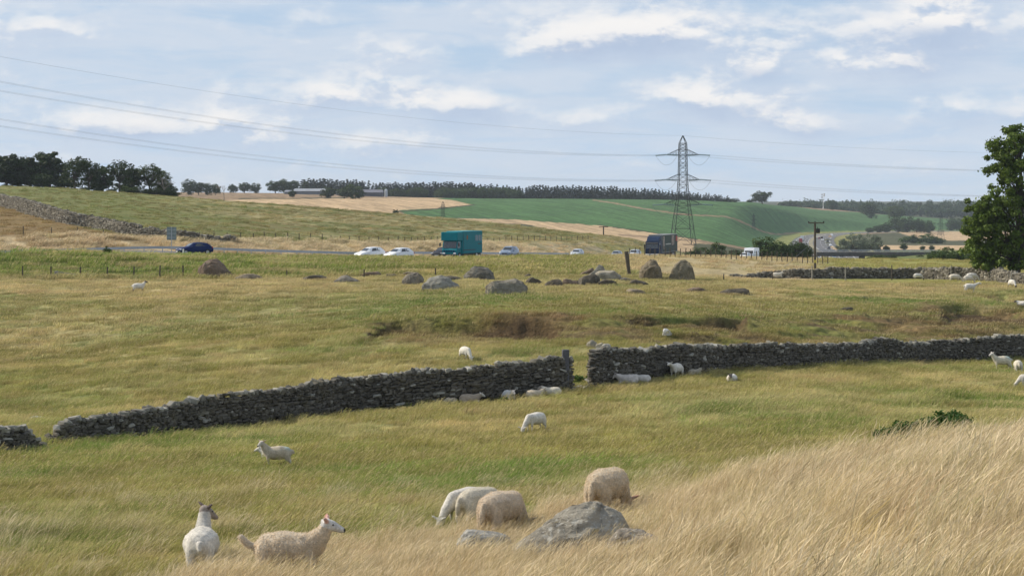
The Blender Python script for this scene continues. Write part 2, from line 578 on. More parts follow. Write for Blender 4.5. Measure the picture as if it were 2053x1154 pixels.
def paint(X, Y, Z):
    """field colour and the weights of dry tall grass and of bare rough ground"""
    X = X.ravel(); Y = Y.ravel(); Z = Z.ravel()
    px = CX + X / Y * F
    y = HY - tab(px, Y) * F / Y
    n1 = fbm(X * .11, Y * .16, 61, 4); n2 = fbm(X * .5, Y * .6, 63, 4); n3 = fbm(X * .035, Y * .05, 65, 3)
    n4 = fbm(X * .2 + 5, Y * .9, 67, 3)
    one = np.ones(len(X))
    c = C_['olive'] * one[:, None]
    c = lerp(c, C_['green'], sstep(.42, .66, n1 * .6 + n2 * .4))
    st = sstep(.46, .66, n3 * .35 + n4 * .3 + n2 * .35)
    c = lerp(c, C_['straw'], st * .66)
    # the dry slope in front
    yb = np.interp(px, [-300, 0, 300, 420, 520, 700, 900, 1060, 1300, 1500, 1700, 1850, 2053, 2400],
                   [1420, 1340, 1200, 1140, 1128, 1096, 1070, 1042, 1004, 972, 940, 915, 890, 875])
    tf = sstep(-14, 16, y - yb + (n2 - .5) * 40) * (1 - sstep(42, 52, Y))
    tf = np.maximum(tf, (1 - sstep(14, 22, Y)) * .8 * sstep(500, 1200, px))
    c = lerp(c, C_['tan'], tf)
    # plateau: dry band round the boulders
    pb = sstep(545, 562, y) * (1 - sstep(578, 612, y + (n1 - .5) * 50)) * (Y < 205) * (Y > 120)
    pb = pb * np.interp(px, [0, 600, 800, 1300, 1500, 2053], [1, .9, .55, .6, .8, .8])
    c = lerp(c, C_['straw'], pb * (.45 + .5 * sstep(.4, .6, n2)))
    # left plateau extends dry further down
    pl = sstep(590, 600, y) * (1 - sstep(640, 700, y)) * (1 - sstep(500, 800, px)) * (Y > 120) * (Y < 200)
    c = lerp(c, C_['straw'], pl * .3 * sstep(.45, .65, n1))
    rm = rough_mask(px, y, Y)
    br = rm * sstep(.36, .60, n2 * .5 + n4 * .5)
    c = lerp(c, C_['brown'], br * .78)
    c = lerp(c, C_['rust'], rm * sstep(.5, .68, n1) * .45)
    for lx, ly, dep, wid in LIPS:
        t_ = y - np.interp(px, lx, ly, left=-1e4, right=-1e4)
        m = sstep(-2, 4, t_) * (1 - sstep(wid * .4, wid, t_)) * (Y > 100) * (Y < 200)
        c = lerp(c, C_['brown'] * .7, m * .9 * sstep(.2, .45, n2))  # brown earth, with the shadow under each lip painted in
    # verge
    off, _ = road_dist(X, Y)
    vg = sstep(200, 204, Y) * (off > ROAD_R) * (Y < 460)
    vw = vg * (1 - sstep(1180, 1290, px))
    c = lerp(c, lerp(C_['verge'] * one[:, None], C_['olive'], sstep(300, 1100, px) * .55 + .3 * sstep(.45, .65, n2)), vw)
    c = lerp(c, C_['straw'], vw * sstep(.52, .7, n4) * .7)
    vt = vg * sstep(1180, 1290, px) * (1 - sstep(1600, 1720, px))
    c = lerp(c, C_['tan'], vt)
    c = lerp(c, C_['olive'] * 1.25, vg * sstep(1600, 1720, px))
    # beyond the motorway
    by = (off < ROAD_L) | ((off > 900) & (Y > 225) & (px < 900))
    by = by & (Y < 640) & (Y > 200)
    byf = by.astype(float)
    hc = lerp(C_['hill'] * one[:, None], C_['hillgreen'], sstep(.44, .62, n1 * .5 + n4 * .5))
    hc = lerp(hc, C_['straw'], sstep(.5, .68, n3 * .6 + n2 * .4) * .55)
    wl = np.interp(px, [-350, 0, 100, 200, 330, 480, 560], [400, 412, 440, 462, 482, 492, 500])
    below = sstep(-3, 3, y - wl) * (1 - sstep(380, 500, px))
    hc = lerp(hc, C_['rust'], below * .75)
    hc = lerp(hc, C_['hillgreen'] * 1.15, (1 - below) * (1 - sstep(200, 600, px)) * .55)
    strip = np.where(by, 1 - sstep(6, 17, ROAD_L - off), 0) * (off > -900)
    hc = lerp(hc, C_['pale'], strip * (.55 + .45 * sstep(.35, .6, n2)))
    c = c * (1 - byf[:, None]) + hc * byf[:, None]
    # farmland
    fl = Y > 640
    if fl.any():
        fx, fy = px, y + (n1 - .5) * 1.5
        cf = C_['moor'] * one[:, None] * 1.0
        def put(poly, col, k=0.0):
            m = inpoly(fx, fy, poly)
            cc = C_[col] * (1 + k * (n2 - .5))[:, None]
            cf[m] = cc[m]
        put([(-400, 300), (560, 300), (560, 480), (-400, 480)], 'moor', .3)
        put([(440, 402), (560, 397), (900, 396.5), (945, 411), (880, 418), (800, 424), (780, 470), (440, 470)], 'gold', .25)
        put([(800, 421), (880, 417.5), (950, 411), (905, 401), (870, 398), (940, 395), (1270, 395), (1500, 400), (1580, 408), (1650, 418), (1760, 430), (1795, 452), (1700, 470), (1590, 482),
             (1430, 489), (1400, 483), (1200, 462), (1020, 441), (820, 436)], 'crop', .2)
        put([(860, 436), (1030, 440), (1200, 452), (1300, 466), (1420, 482), (1420, 500), (700, 500), (700, 440)], 'gold', .2)
        put([(960, 450), (1000, 447), (1060, 450), (1150, 472), (1150, 490), (960, 490)], 'fallow', .2)
        put([(1390, 486), (1590, 484), (1600, 540), (1390, 540)], 'fallow', .2)
        put([(1700, 440), (1760, 430), (1850, 428), (2500, 432), (2500, 462), (1880, 464), (1790, 455)], 'crop', .5)
        put([(1790, 464), (2500, 462), (2500, 484), (1850, 482)], 'gold', .2)
        put([(1640, 474), (1800, 466), (1850, 482), (2500, 484), (2500, 493), (1640, 491)], 'fallow', .4)
        put([(1640, 491), (2500, 493), (2500, 503), (1640, 500)], 'gold', .2)
        put([(1580, 500), (2500, 503), (2500, 540), (1580, 540)], 'hillgreen', .4)
        cf[Y > 2750] = C_['hedge']
        # dry banks and hedgerows between the fields
        for pl_, wd, cn in (([(1190, 401), (1230, 407), (1300, 420), (1370, 430), (1500, 436), (1640, 449), (1700, 462)], 1.3, 'moor'),
                            ([(1240, 470), (1330, 478), (1420, 484), (1590, 482), (1640, 474), (1740, 462)], 1.8, 'moor'),
                            ([(1560, 408), (1650, 420), (1760, 426)], 1.6, 'moor'),
                            ([(1200, 451), (1300, 465), (1400, 480)], 1.0, 'hedge'),
                            ([(790, 424), (860, 420), (950, 411)], 1.2, 'hedge'),
                            ([(480, 398), (580, 398), (700, 396.5)], .8, 'hedge')):
            ax = np.array([p[0] for p in pl_]); ay = np.array([p[1] for p in pl_])
            yy = np.interp(fx, ax, ay)
            m = (np.abs(fy - yy) < wd) & (fx > ax[0]) & (fx < ax[-1])
            cf[m] = C_[cn]
        c[fl] = cf[fl]
    rv = np.where((off > ROAD_R) & (off < ROAD_R + 14) & (Y > 460), 1, 0) + np.where((off < ROAD_L) & (off > ROAD_L - 12) & (Y > 460), 1, 0)
    c = lerp(c, C_['olive'] * 1.3, np.clip(rv, 0, 1) * .7 * (Y > 460))
    c = c * (0.78 + 0.44 * n2)[:, None]
    c = c * np.where(Y > 640, .86 + .28 * fbm(X * .012, Y * .006, 83, 3), 1)[:, None]
    return c, np.clip(tf, 0, 1), rm


def ground_material():
    m = bpy.data.materials.new('turf')
    m.use_nodes = True
    t = NT(m.node_tree)
    bsdf = t.n['Principled BSDF']
    at = t.node('ShaderNodeAttribute', attribute_name='tint')
    geo = t.node('ShaderNodeNewGeometry')
    pos = geo.outputs['Position']
    nz = t.noise(pos, 2.3, 6, 0.7)
    nf = t.noise(pos, 0.45, 5, 0.65)
    k = t.math('MULTIPLY', t.ramp(nz, .3, .72, .62, 1.25), t.ramp(nf, .3, .7, .8, 1.15))
    sp = t.node('ShaderNodeSeparateXYZ', ins={0: pos})
    st = t.node('ShaderNodeCombineXYZ')
    t.set(st.inputs[0], t.math('ADD', t.math('MULTIPLY', sp.outputs[0], .16), t.math('MULTIPLY', sp.outputs[1], .03)))
    t.set(st.inputs[1], t.math('MULTIPLY', sp.outputs[1], .006))
    rows = t.ramp(t.noise(st.outputs[0], 1.0, 4, .6), .35, .65, .80, 1.16)
    faraway = t.ramp(sp.outputs[1], 600, 700)
    k = t.math('MULTIPLY', k, t.math('ADD', t.math('MULTIPLY', rows, faraway), t.math('SUBTRACT', 1.0, faraway)))
    cv = t.node('ShaderNodeCombineXYZ')
    for i in range(3): t.set(cv.inputs[i], k)
    col = t.mix(1.0, at.outputs['Color'], cv.outputs[0], 'MULTIPLY')
    t.set(bsdf.inputs['Base Color'], col)
    bsdf.inputs['Roughness'].default_value = 0.95
    bsdf.inputs['Specular IOR Level'].default_value = 0.1
    bump = t.node('ShaderNodeBump')
    bump.inputs['Strength'].default_value = 0.8
    bump.inputs['Distance'].default_value = 0.35
    t.set(bump.inputs['Height'], t.math('ADD', nz, t.math('MULTIPLY', t.noise(pos, 9.0, 3, .6), .3)))
    t.set(bsdf.inputs['Normal'], bump.outputs[0])
    return m


M_TURF = ground_material()


def build_ground():
    NX = 640
    xs = np.linspace(PX0, PX1, NX)
    ds = np.concatenate([np.exp(np.linspace(math.log(2), math.log(12), 24))[:-1], np.exp(np.linspace(math.log(12), math.log(640), 480)),
                         np.exp(np.linspace(math.log(640), math.log(7000), 330))[1:]])
    ds = np.unique(np.concatenate([ds, np.linspace(122, 152, 150), np.linspace(160, 185, 40)]))
    PXg, Dg = np.meshgrid(xs, ds)
    X = (PXg - CX) * Dg / F
    Z = H(X, Dg)
    c, _, _ = paint(X, Dg, Z)
    V = np.column_stack([X.ravel(), Dg.ravel(), Z.ravel()])
    tint = np.column_stack([c, np.ones(len(c))])
    isplit = int(np.argmin(np.abs(ds - 640)))
    for name, a, b in (('ground', 0, isplit), ('hills', isplit, len(ds) - 1)):
        rows = np.arange(a, b)
        j = np.arange(NX - 1)
        R, J = np.meshgrid(rows - a, j, indexing='ij')
        q = np.stack([R * NX + J, R * NX + J + 1, (R + 1) * NX + J + 1, (R + 1) * NX + J], -1).reshape(-1, 4)
        sl = slice(a * NX, (b + 1) * NX)
        me = np_mesh(name, V[sl], q, M_TURF, True, {'tint': ('FLOAT_COLOR', tint[sl])})
        tag(link(name, me), kind='structure')


build_ground()

# ------------------------------------------------------------------ materials
def mat_simple(name, col, rough=0.7, var=0.0, scale=4.0, metal=0.0, spec=0.4, coat=0.0, bump=0.0, obj=True, bscale=None):
    m = bpy.data.materials.new(name)
    m.use_nodes = True
    t = NT(m.node_tree)
    b = t.n['Principled BSDF']
    b.inputs['Roughness'].default_value = rough
    b.inputs['Metallic'].default_value = metal
    b.inputs['Specular IOR Level'].default_value = spec
    b.inputs['Coat Weight'].default_value = coat
    tc = t.node('ShaderNodeTexCoord')
    vec = tc.outputs['Object'] if obj else t.node('ShaderNodeNewGeometry').outputs['Position']
    n = t.noise(vec, scale, 5, .6)
    f = t.ramp(n, .3, .7, 1 - var, 1 + var)
    cv = t.node('ShaderNodeCombineXYZ')
    for i in range(3): t.set(cv.inputs[i], f)
    t.set(b.inputs['Base Color'], t.mix(1.0, (*col, 1), cv.outputs[0], 'MULTIPLY'))
    if bump:
        bp = t.node('ShaderNodeBump')
        bp.inputs['Strength'].default_value = bump
        bp.inputs['Distance'].default_value = .05
        t.set(bp.inputs['Height'], n if bscale is None else t.noise(vec, bscale, 5, .6))
        t.set(b.inputs['Normal'], bp.outputs[0])
    return m


def grass_material(name, straw, k_straw, transl=0.35):
    """blade colour: the tint of the spot it grows on, some blades bleached"""
    m = bpy.data.materials.new(name)
    m.use_nodes = True
    t = NT(m.node_tree)
    t.n.clear()
    out = t.node('ShaderNodeOutputMaterial')
    tint = t.node('ShaderNodeAttribute', attribute_name='tint', attribute_type='INSTANCER')
    bl = t.node('ShaderNodeAttribute', attribute_name='blade')
    hg = t.node('ShaderNodeAttribute', attribute_name='hgt')
    r = bl.outputs['Fac']
    fs = t.math('MULTIPLY', t.ramp(r, 1 - k_straw - .1, 1 - k_straw + .15), t.ramp(hg.outputs['Fac'], .15, .9, .35, 1.0))
    col = t.mix(fs, tint.outputs['Color'], straw)
    k = t.ramp(t.math('FRACT', t.math('MULTIPLY', r, 7.31)), 0, 1, .62, 1.3, False)
    cv = t.node('ShaderNodeCombineXYZ')
    for i in range(3): t.set(cv.inputs[i], k)
    col = t.mix(1.0, col, cv.outputs[0], 'MULTIPLY')
    d = t.node('ShaderNodeBsdfDiffuse', ins={0: col})
    tr = t.node('ShaderNodeBsdfTranslucent', ins={0: col})
    mx = t.node('ShaderNodeMixShader', ins={0: transl})
    t.l.new(d.outputs[0], mx.inputs[1]); t.l.new(tr.outputs[0], mx.inputs[2])
    t.l.new(mx.outputs[0], out.inputs[0])
    return m


HIDDEN = []


def blade_patch(name, mat, n, size, hmin, hmax, width, lean, seeds=False, rng=None):
    """a small square of turf: n bent blades as two quads each"""
    rng = rng or RNG
    bx = rng.uniform(-size / 2, size / 2, n); by = rng.uniform(-size / 2, size / 2, n)
    hh = hmin + (hmax - hmin) * rng.beta(2, 2.2, n)
    az = rng.uniform(0, 2 * np.pi, n)
    ln = hh * lean
    # the wind bends everything towards +x, a bit away from it at random
    dx = ln * (0.75 + .35 * rng.standard_normal(n)) + .12 * hh * rng.standard_normal(n)
    dy = .22 * hh * rng.standard_normal(n)
    w = width * rng.uniform(.6, 1.3, n)
    wx, wy = np.cos(az) * w / 2, np.sin(az) * w / 2
    V, A, HG = [], [], []
    r = rng.uniform(0, 1, n)
    segs = ((0.0, 0.0, 1.0), (.45, .22, .95), (.78, .62, .75), (1.0, 1.0, .12))
    if seeds:
        segs = ((0.0, 0.0, .55), (.5, .25, .5), (.80, .62, .5), (.88, .76, 1.25), (1.0, 1.0, .3))
    rows = []
    for (zf, bf, wf) in segs:
        c = np.stack([bx + dx * bf, by + dy * bf, -0.05 + (hh + .05) * zf * (1 - .18 * lean * bf)], 1)
        o = np.stack([wx * wf, wy * wf, np.zeros(n)], 1)
        rows.append(np.stack([c - o, c + o], 1))
        HG.append(np.full((n, 2), zf))
    arr = np.stack(rows, 1)                      # n, S, 2, 3
    S = len(segs)
    V = arr.reshape(-1, 3)
    base = np.arange(n)[:, None] * (2 * S)
    Q = np.concatenate([base + np.array([[2 * s, 2 * s + 1, 2 * s + 3, 2 * s + 2]]) for s in range(S - 1)], 0)
    me = np_mesh(name, V, Q, mat, False, {'blade': ('FLOAT', np.repeat(r, 2 * S)), 'hgt': ('FLOAT', np.stack(HG, 1).reshape(-1))})
    o = bpy.data.objects.new(name, me)
    HIDDEN.append(o)
    return o


def instancer(name, protos, pts, rot, scl, idx, tint, label, cat='grass'):
    me = bpy.data.meshes.new(name)
    me.vertices.add(len(pts))
    me.vertices.foreach_set('co', np.asarray(pts, np.float32).ravel())
    for an, typ, arr in (('rot', 'FLOAT_VECTOR', rot), ('scl', 'FLOAT', scl), ('idx', 'INT', idx), ('tint', 'FLOAT_COLOR', tint)):
        a = me.attributes.new(an, typ, 'POINT')
        key = {'FLOAT': 'value', 'INT': 'value', 'FLOAT_COLOR': 'color', 'FLOAT_VECTOR': 'vector'}[typ]
        a.data.foreach_set(key, np.ascontiguousarray(arr, np.int32 if typ == 'INT' else np.float32).ravel())
    o = link(name, me)
    pc = bpy.data.collections.new(name + '_blades')
    for p in protos: pc.objects.link(p)
    ng = bpy.data.node_groups.new(name, 'GeometryNodeTree')
    ng.interface.new_socket('Geometry', in_out='INPUT', socket_type='NodeSocketGeometry')
    ng.interface.new_socket('Geometry', in_out='OUTPUT', socket_type='NodeSocketGeometry')
    n, l = ng.nodes, ng.links
    gi, go = n.new('NodeGroupInput'), n.new('NodeGroupOutput')
    ip = n.new('GeometryNodeInstanceOnPoints')
    ci = n.new('GeometryNodeCollectionInfo')
    ci.inputs['Collection'].default_value = pc
    ci.inputs['Separate Children'].default_value = True
    ci.inputs['Reset Children'].default_value = True
    ip.inputs['Pick Instance'].default_value = True
    def na(nm, ty):
        a = n.new('GeometryNodeInputNamedAttribute'); a.data_type = ty; a.inputs[0].default_value = nm
        return a.outputs[0]
    l.new(gi.outputs[0], ip.inputs['Points']); l.new(ci.outputs[0], ip.inputs['Instance'])
    l.new(na('idx', 'INT'), ip.inputs['Instance Index']); l.new(na('rot', 'FLOAT_VECTOR'), ip.inputs['Rotation'])
    l.new(na('scl', 'FLOAT'), ip.inputs['Scale']); l.new(ip.outputs[0], go.inputs[0])
    md = o.modifiers.new('scatter', 'NODES'); md.node_group = ng
    tag(o, label, cat, kind='stuff')
    return o


def scatter_points(dmin, dmax, dens, wfun, px0=-80, px1=2130):
    """points spread evenly over the ground between two distances"""
    area = (px1 - px0) / F * (dmax**2 - dmin**2) / 2
    n = int(area * dens)
    d = np.sqrt(RNG.uniform(dmin**2, dmax**2, n))
    px = RNG.uniform(px0, px1, n)
    X = (px - CX) * d / F
    Z = H(X, d)
    c, tf, rm = paint(X, d, Z)
    off, _ = road_dist(X, d)
    y = HY - tab(px, d) * F / d
    ok = ~((off < ROAD_R + .8) & (off > ROAD_L - .8))
    w = wfun(px, y, d, tf, rm, off, c, X)
    w = np.where((c[:, 1] < .135) & (d < 200) & (d > 90), w * .35, w)      # thin on the bare earth
    ok &= RNG.uniform(0, 1, n) < w
    return np.column_stack([X, d, Z])[ok], c[ok], tf[ok]


def grass_layer(name, label, protos, dmin, dmax, dens, wfun, smin, smax, boost=1.0, tmix=None, px0=-80, px1=2130):
    pts, c, tf = scatter_points(dmin, dmax, dens, wfun, px0, px1)
    n = len(pts)
    clump = fbm(pts[:, 0] * .9, pts[:, 1] * .9, 77, 3)
    rot = np.column_stack([RNG.normal(0, .05, n), RNG.normal(0, .05, n), RNG.normal(0, .35, n)])
    scl = RNG.uniform(smin, smax, n) * (.45 + 1.1 * clump)
    hue = (RNG.normal(1, .12, (n, 1)) + .35 * (fbm(pts[:, 0] * .35, pts[:, 1] * .5, 79, 3) - .5)[:, None]) * np.array([[1, 1, 1]]) * (1 + RNG.normal(0, .04, (n, 3)))
    c = c * boost * hue
    if tmix is not None: c = c * (1 - tmix[1]) + np.array(tmix[0]) * tmix[1]
    tint = np.column_stack([np.clip(c, 0, 1), np.ones(n)])
    return instancer(name, protos, pts, rot, scl, RNG.integers(0, len(protos), n), tint, label)


def build_grass():
    mg = grass_material('green_blades', (.54, .44, .24), .28)
    mt = grass_material('dry_blades', (.70, .585, .39), .60, .3)
    # tall dry seed heads on the slope in front
    dry = [blade_patch('dry_grass_patch', mt, 300, .7, .12, .50, .0042, .55, True) for _ in range(4)]
    dry += [blade_patch('dry_grass_patch', mt, 220, .7, .08, .32, .0055, .8) for _ in range(2)]
    clear = [(b[0], b[1], b[2]) for b in KEEP_CLEAR]

    def w_dry(px, y, d, tf, rm, off, c, X):
        w = tf ** 1.2 + .05
        for (bx, by, r) in clear:
            w = np.where((X - bx) ** 2 + (d - by) ** 2 < r * r, w * .22, w)
        return w
    grass_layer('dry_grass', 'tall bleached grass leaning in the wind on the slope round the grey boulders', dry, 12, 50, 7.5, w_dry, .8, 1.25, 1.1)
    short = [blade_patch('green_grass_patch', mg, 210, .8, .05, .17, .009, .75) for _ in range(3)]
    short += [blade_patch('green_grass_patch', mg, 110, .8, .10, .30, .008, .7, True) for _ in range(2)]
    grass_layer('pasture_grass', 'short green pasture grass mixed with pale stalks in front of the dry stone wall', short, 20, 62, 6.0,
                lambda px, y, d, tf, rm, off, c, X: 1 - .75 * tf, .8, 1.3, 1.35)
    mid = [blade_patch('meadow_grass_patch', mg, 170, 1.1, .08, .22, .016, .7) for _ in range(3)]
    mid += [blade_patch('meadow_grass_patch', mg, 120, 1.1, .14, .36, .013, .7, True) for _ in range(2)]
    grass_layer('meadow_grass', 'green and straw coloured grass on both sides of the dry stone wall', mid, 55, 138, 2.6,
                lambda px, y, d, tf, rm, off, c, X: 1 - .35 * rm, .7, 1.25, 1.35)
    mh = grass_material('hay_blades', (.58, .47, .27), .30, .3)
    rough = [blade_patch('hay_grass_patch', mh, 150, 1.5, .05, .22, .024, .65, k % 2 == 0) for k in range(4)]
    grass_layer('hay_grass', 'dry yellow grass on the plateau round the stone circle', rough, 132, 206, 1.3,
                lambda px, y, d, tf, rm, off, c, X: 1 - .6 * rm, .7, 1.3, 1.2)
    vg = [blade_patch('verge_grass_patch', mg, 150, 2.0, .12, .50, .04, .5, k % 2 == 0) for k in range(4)]
    grass_layer('verge_grass', 'lush green rough grass on the bank below the motorway', vg, 200, 300, 1.0,
                lambda px, y, d, tf, rm, off, c, X: ((off > ROAD_R + .8) & (off < 900) & (px < 1290)) * 1.0, .7, 1.25, 1.25)
    grass_layer('hill_grass', 'dry and green grass on the hillside and the field beside the motorway', vg, 222, 560, .16,
                lambda px, y, d, tf, rm, off, c, X: np.where((off < ROAD_L - .8) & (off > -900) & (off > ROAD_L - 18), 1.0, np.where((off < 900) & (off > 0), .6 * (px > 1200), .45)), .5, .95, 1.15)
    pl = [blade_patch('pale_grass_patch', mt, 150, 2.0, .35, .85, .045, .7, True) for _ in range(3)]
    grass_layer('pale_grass', 'pale tall grass waving along the far edge of the motorway', pl, 222, 400, 1.0,
                lambda px, y, d, tf, rm, off, c, X: ((off < ROAD_L - .8) & (off > ROAD_L - 13) & (px < 1350)) * (fbm(X * .15, d * .15, 91, 3) > .38) * 1.0, .7, 1.15, 1.1)


# ------------------------------------------------------------------ stones and dry stone walls
def stone_material(name, base, var=.35, top=None, moss=0.2):
    m = bpy.data.materials.new(name)
    m.use_nodes = True
    t = NT(m.node_tree)
    b = t.n['Principled BSDF']
    oi = t.node('ShaderNodeObjectInfo')
    geo = t.node('ShaderNodeNewGeometry')
    rnd = t.math('FRACT', t.math('ADD', oi.outputs['Random'], geo.outputs['Random Per Island']))
    pos = geo.outputs['Position']
    n = t.noise(pos, 7.0, 6, .65)
    n2 = t.noise(pos, 1.2, 3, .6)
    col = t.mix(t.ramp(rnd, 0, 1, 0, 1, False), tuple(c * (1 - var) for c in base), tuple(c * (1 + var) for c in base))
    col = t.mix(t.ramp(n, .56, .70, 0, .75), col, (.26, .25, .22))
    col = t.mix(t.math('MULTIPLY', t.ramp(n2, .52, .66), moss), col, (.12, .095, .03))
    pale = t.ramp(rnd, .955, .975)
    col = t.mix(t.math('MULTIPLY', pale, .8), col, (.36, .35, .31))
    t.set(b.inputs['Base Color'], col)
    b.inputs['Roughness'].default_value = .92
    b.inputs['Specular IOR Level'].default_value = .2
    bp = t.node('ShaderNodeBump'); bp.inputs['Strength'].default_value = .7; bp.inputs['Distance'].default_value = .04
    t.set(bp.inputs['Height'], n); t.set(b.inputs['Normal'], bp.outputs[0])
    return m


def stone_variants(n=10, seed=3):
    rnd = random.Random(seed)
    out = []
    for k in range(n):
        bm = bmesh.new()
        bmesh.ops.create_cube(bm, size=1.0)
        bmesh.ops.bevel(bm, geom=bm.edges[:], offset=rnd.uniform(.12, .24), segments=1, affect='EDGES', profile=.5)
        for v in bm.verts:
            v.co += Vector((rnd.uniform(-1, 1), rnd.uniform(-1, 1), rnd.uniform(-1, 1))) * .11
        bmesh.ops.triangulate(bm, faces=bm.faces[:])
        V = np.array([v.co[:] for v in bm.verts]); T = np.array([[v.index for v in f.verts] for f in bm.faces])
        bm.free()
        out.append((V, T))
    return out


STONES = stone_variants()
M_WALL = stone_material('limestone_rubble', (.105, .096, .080))  # near walls: shade of their faces darkened into the base colour
M_WALL_LIT = stone_material('sunlit_rubble', (.165, .150, .120), .5)  # lighter copy of the wall stone, sunlight painted into its base
M_CORE = mat_simple('wall_core', (.035, .032, .028), .95, .3)
M_TOP_LIT = stone_material('sunlit_coping', (.20, .19, .16), .6)  # paler base paints sun falling on the wall tops
STONE_ME = [np_mesh('stone', V, T, M_WALL) for V, T in STONES]
TOP_ME = [np_mesh('coping_stone', V, T, M_TOP_LIT) for V, T in STONES]


def smooth_line(pts, n):
    a = np.array(pts, float)
    s = np.arange(len(a), dtype=float)
    q = np.linspace(0, len(a) - 1, n)
    return pchip(s, a, q)


def dry_wall(name, label, line, slen, shgt, parts_max, mat=None, half=.30, group=None, ragged=.10, depth=.34, both=True, dminmax=(40, 420), cope=1.0):
    """line: (photo column, row of the foot, row of the top) from one end to the other"""
    ln = smooth_line(line, 400)
    foot = np.array([list(G(p[0], p[1], *dminmax)) for p in ln])
    # keep the distance running smoothly
    k = np.ones(25) / 25
    for c in (0, 1):
        pad = np.concatenate([2 * foot[0, c] - foot[12:0:-1, c], foot[:, c], 2 * foot[-1, c] - foot[-2:-14:-1, c]])
        foot[:, c] = np.convolve(pad, k, 'valid')
    hgt = (ln[:, 1] - ln[:, 2]) * foot[:, 1] / F
    s = np.concatenate([[0], np.cumsum(np.hypot(np.diff(foot[:, 0]), np.diff(foot[:, 1])))])
    L = s[-1]
    tx, ty = np.gradient(foot[:, 0], s), np.gradient(foot[:, 1], s)
    zs = H(foot[:, 0], foot[:, 1])
    zs = np.convolve(np.concatenate([np.full(6, zs[0]), zs, np.full(6, zs[-1])]), np.ones(13) / 13, 'valid')
    root = empty(name, (float(foot[200, 0]), float(foot[200, 1]), float(zs[200])))
    tag(root, label, 'dry stone wall', group)
    ox, oy, oz = root.location
    def at(q):
        return tuple(float(np.interp(q, s, a)) for a in (foot[:, 0], foot[:, 1], zs, tx, ty, hgt))
    rnd = random.Random(len(line) * 7 + int(L))
    stones = []                                    # (loc, rotation matrix, scale, size on show)
    maxh = hgt.max() + .2
    zc = -.08
    while zc < maxh:
        hc = shgt * rnd.uniform(.7, 1.35)
        for side in ((-1, 1) if both else (-1,)):
            q = rnd.uniform(-.2, .1)
            while q < L:
                ls = slen * rnd.choice((.5, .7, .8, 1.0, 1.2, 1.6)) * rnd.uniform(.8, 1.2)
                x, y, z, ax, ay, h = at(min(max(q + ls / 2, 0), L))
                hh = h - .10 + ragged * (float(vnoise(q * 1.3, 5.5 + side, 7)) - .5) * 2
                if zc + hc * .5 < hh:
                    nn = math.hypot(ax, ay) or 1
                    ax, ay = ax / nn, ay / nn
                    nx, ny = ay, -ax               # towards the camera for a wall running to +x
                    inset = half * (1 - .30 * zc / max(h, .6)) - depth / 2
                    jit = rnd.uniform(-.05, .07)
                    o = (inset + jit) * (-side)
                    slope = math.atan2(float(np.interp(q + 1, s, zs) - np.interp(q - 1, s, zs)), 2)
                    hz = hc * rnd.uniform(.8, 1.1)
                    wob = .09 * (float(vnoise(q * .8, zc * 3, 3)) - .5) * 2
                    R = Euler((rnd.gauss(0, .14), -slope + rnd.gauss(0, .17), math.atan2(ay, ax) + rnd.gauss(0, .18))).to_matrix()
                    stones.append(((x + nx * o, y + ny * o, z + zc + hz / 2 + wob), R, (ls * 1.04, depth * rnd.uniform(.85, 1.15), hz * 1.10), (ls * hz) if side < 0 else 0, 0))
                q += ls * rnd.uniform(.93, 1.02)
        zc += hc * .93
    # the coping: bigger irregular stones set on edge or flat
    q = 0.1
    while q < L:
        ls = slen * rnd.uniform(.6, 1.3)
        x, y, z, ax, ay, h = at(min(q, L))
        if rnd.random() < .93 * cope:
            hz = shgt * rnd.uniform(1.1, 2.3)
            zz = z + h - .10 + hz * .12 + ragged * (float(vnoise(q * 1.3, 4.5, 7)) - .5) * 2
            R = Euler((rnd.gauss(0, .2), rnd.gauss(0, .3), math.atan2(ay, ax) + rnd.gauss(0, .3))).to_matrix()
            stones.append(((x, y, zz), R, (ls, half * rnd.uniform(1.0, 1.8), hz), ls * hz * 1.3, 1))
        q += ls * rnd.uniform(.7, 1.05)
    stones.sort(key=lambda a: -a[3])
    for (p, R, sc, _, tp) in stones[:parts_max]:
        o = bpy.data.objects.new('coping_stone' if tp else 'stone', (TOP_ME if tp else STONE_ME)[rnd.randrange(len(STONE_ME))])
        COL.objects.link(o)
        o.parent = root
        o.location = (p[0] - ox, p[1] - oy, p[2] - oz)
        o.rotation_euler = R.to_euler(); o.scale = sc
    rest = stones[parts_max:]
    if rest:
        VV, TT, b = [], [], 0
        for (p, R, sc, _, tp) in rest:
            V, T = STONES[rnd.randrange(len(STONES))]
            W = (V * np.array(sc)) @ np.array(R).T + np.array([p[0] - ox, p[1] - oy, p[2] - oz])
            VV.append(W); TT.append(T + b); b += len(W)
        me = np_mesh('stonework', np.concatenate(VV), np.concatenate(TT), mat or M_WALL)
        tag(link('stonework', me, root), kind='stuff')
    # packing between the two faces
    mb = MB()
    N = 160
    prev = None
    for i in range(N + 1):
        qq = L * (i / N) * .985 + L * .0075
        x, y, z, ax, ay, h = at(qq)
        nn = math.hypot(ax, ay) or 1
        nx, ny = ay / nn, -ax / nn
        w0, w1 = half - depth * .45, (half * .72 - depth * .42)
        w0, w1 = max(w0, .05), max(w1, .04)
        ht = max(h - .22 + ragged * (float(vnoise(qq * 1.3, 4.5, 7)) - .5) * 2, .05)
        ring = [(x + nx * w0 - ox, y + ny * w0 - oy, z - .2 - oz), (x + nx * w1 - ox, y + ny * w1 - oy, z + ht - oz),
                (x - nx * w1 - ox, y - ny * w1 - oy, z + ht - oz), (x - nx * w0 - ox, y - ny * w0 - oy, z - .2 - oz)]
        b = len(mb.v); mb.v += ring
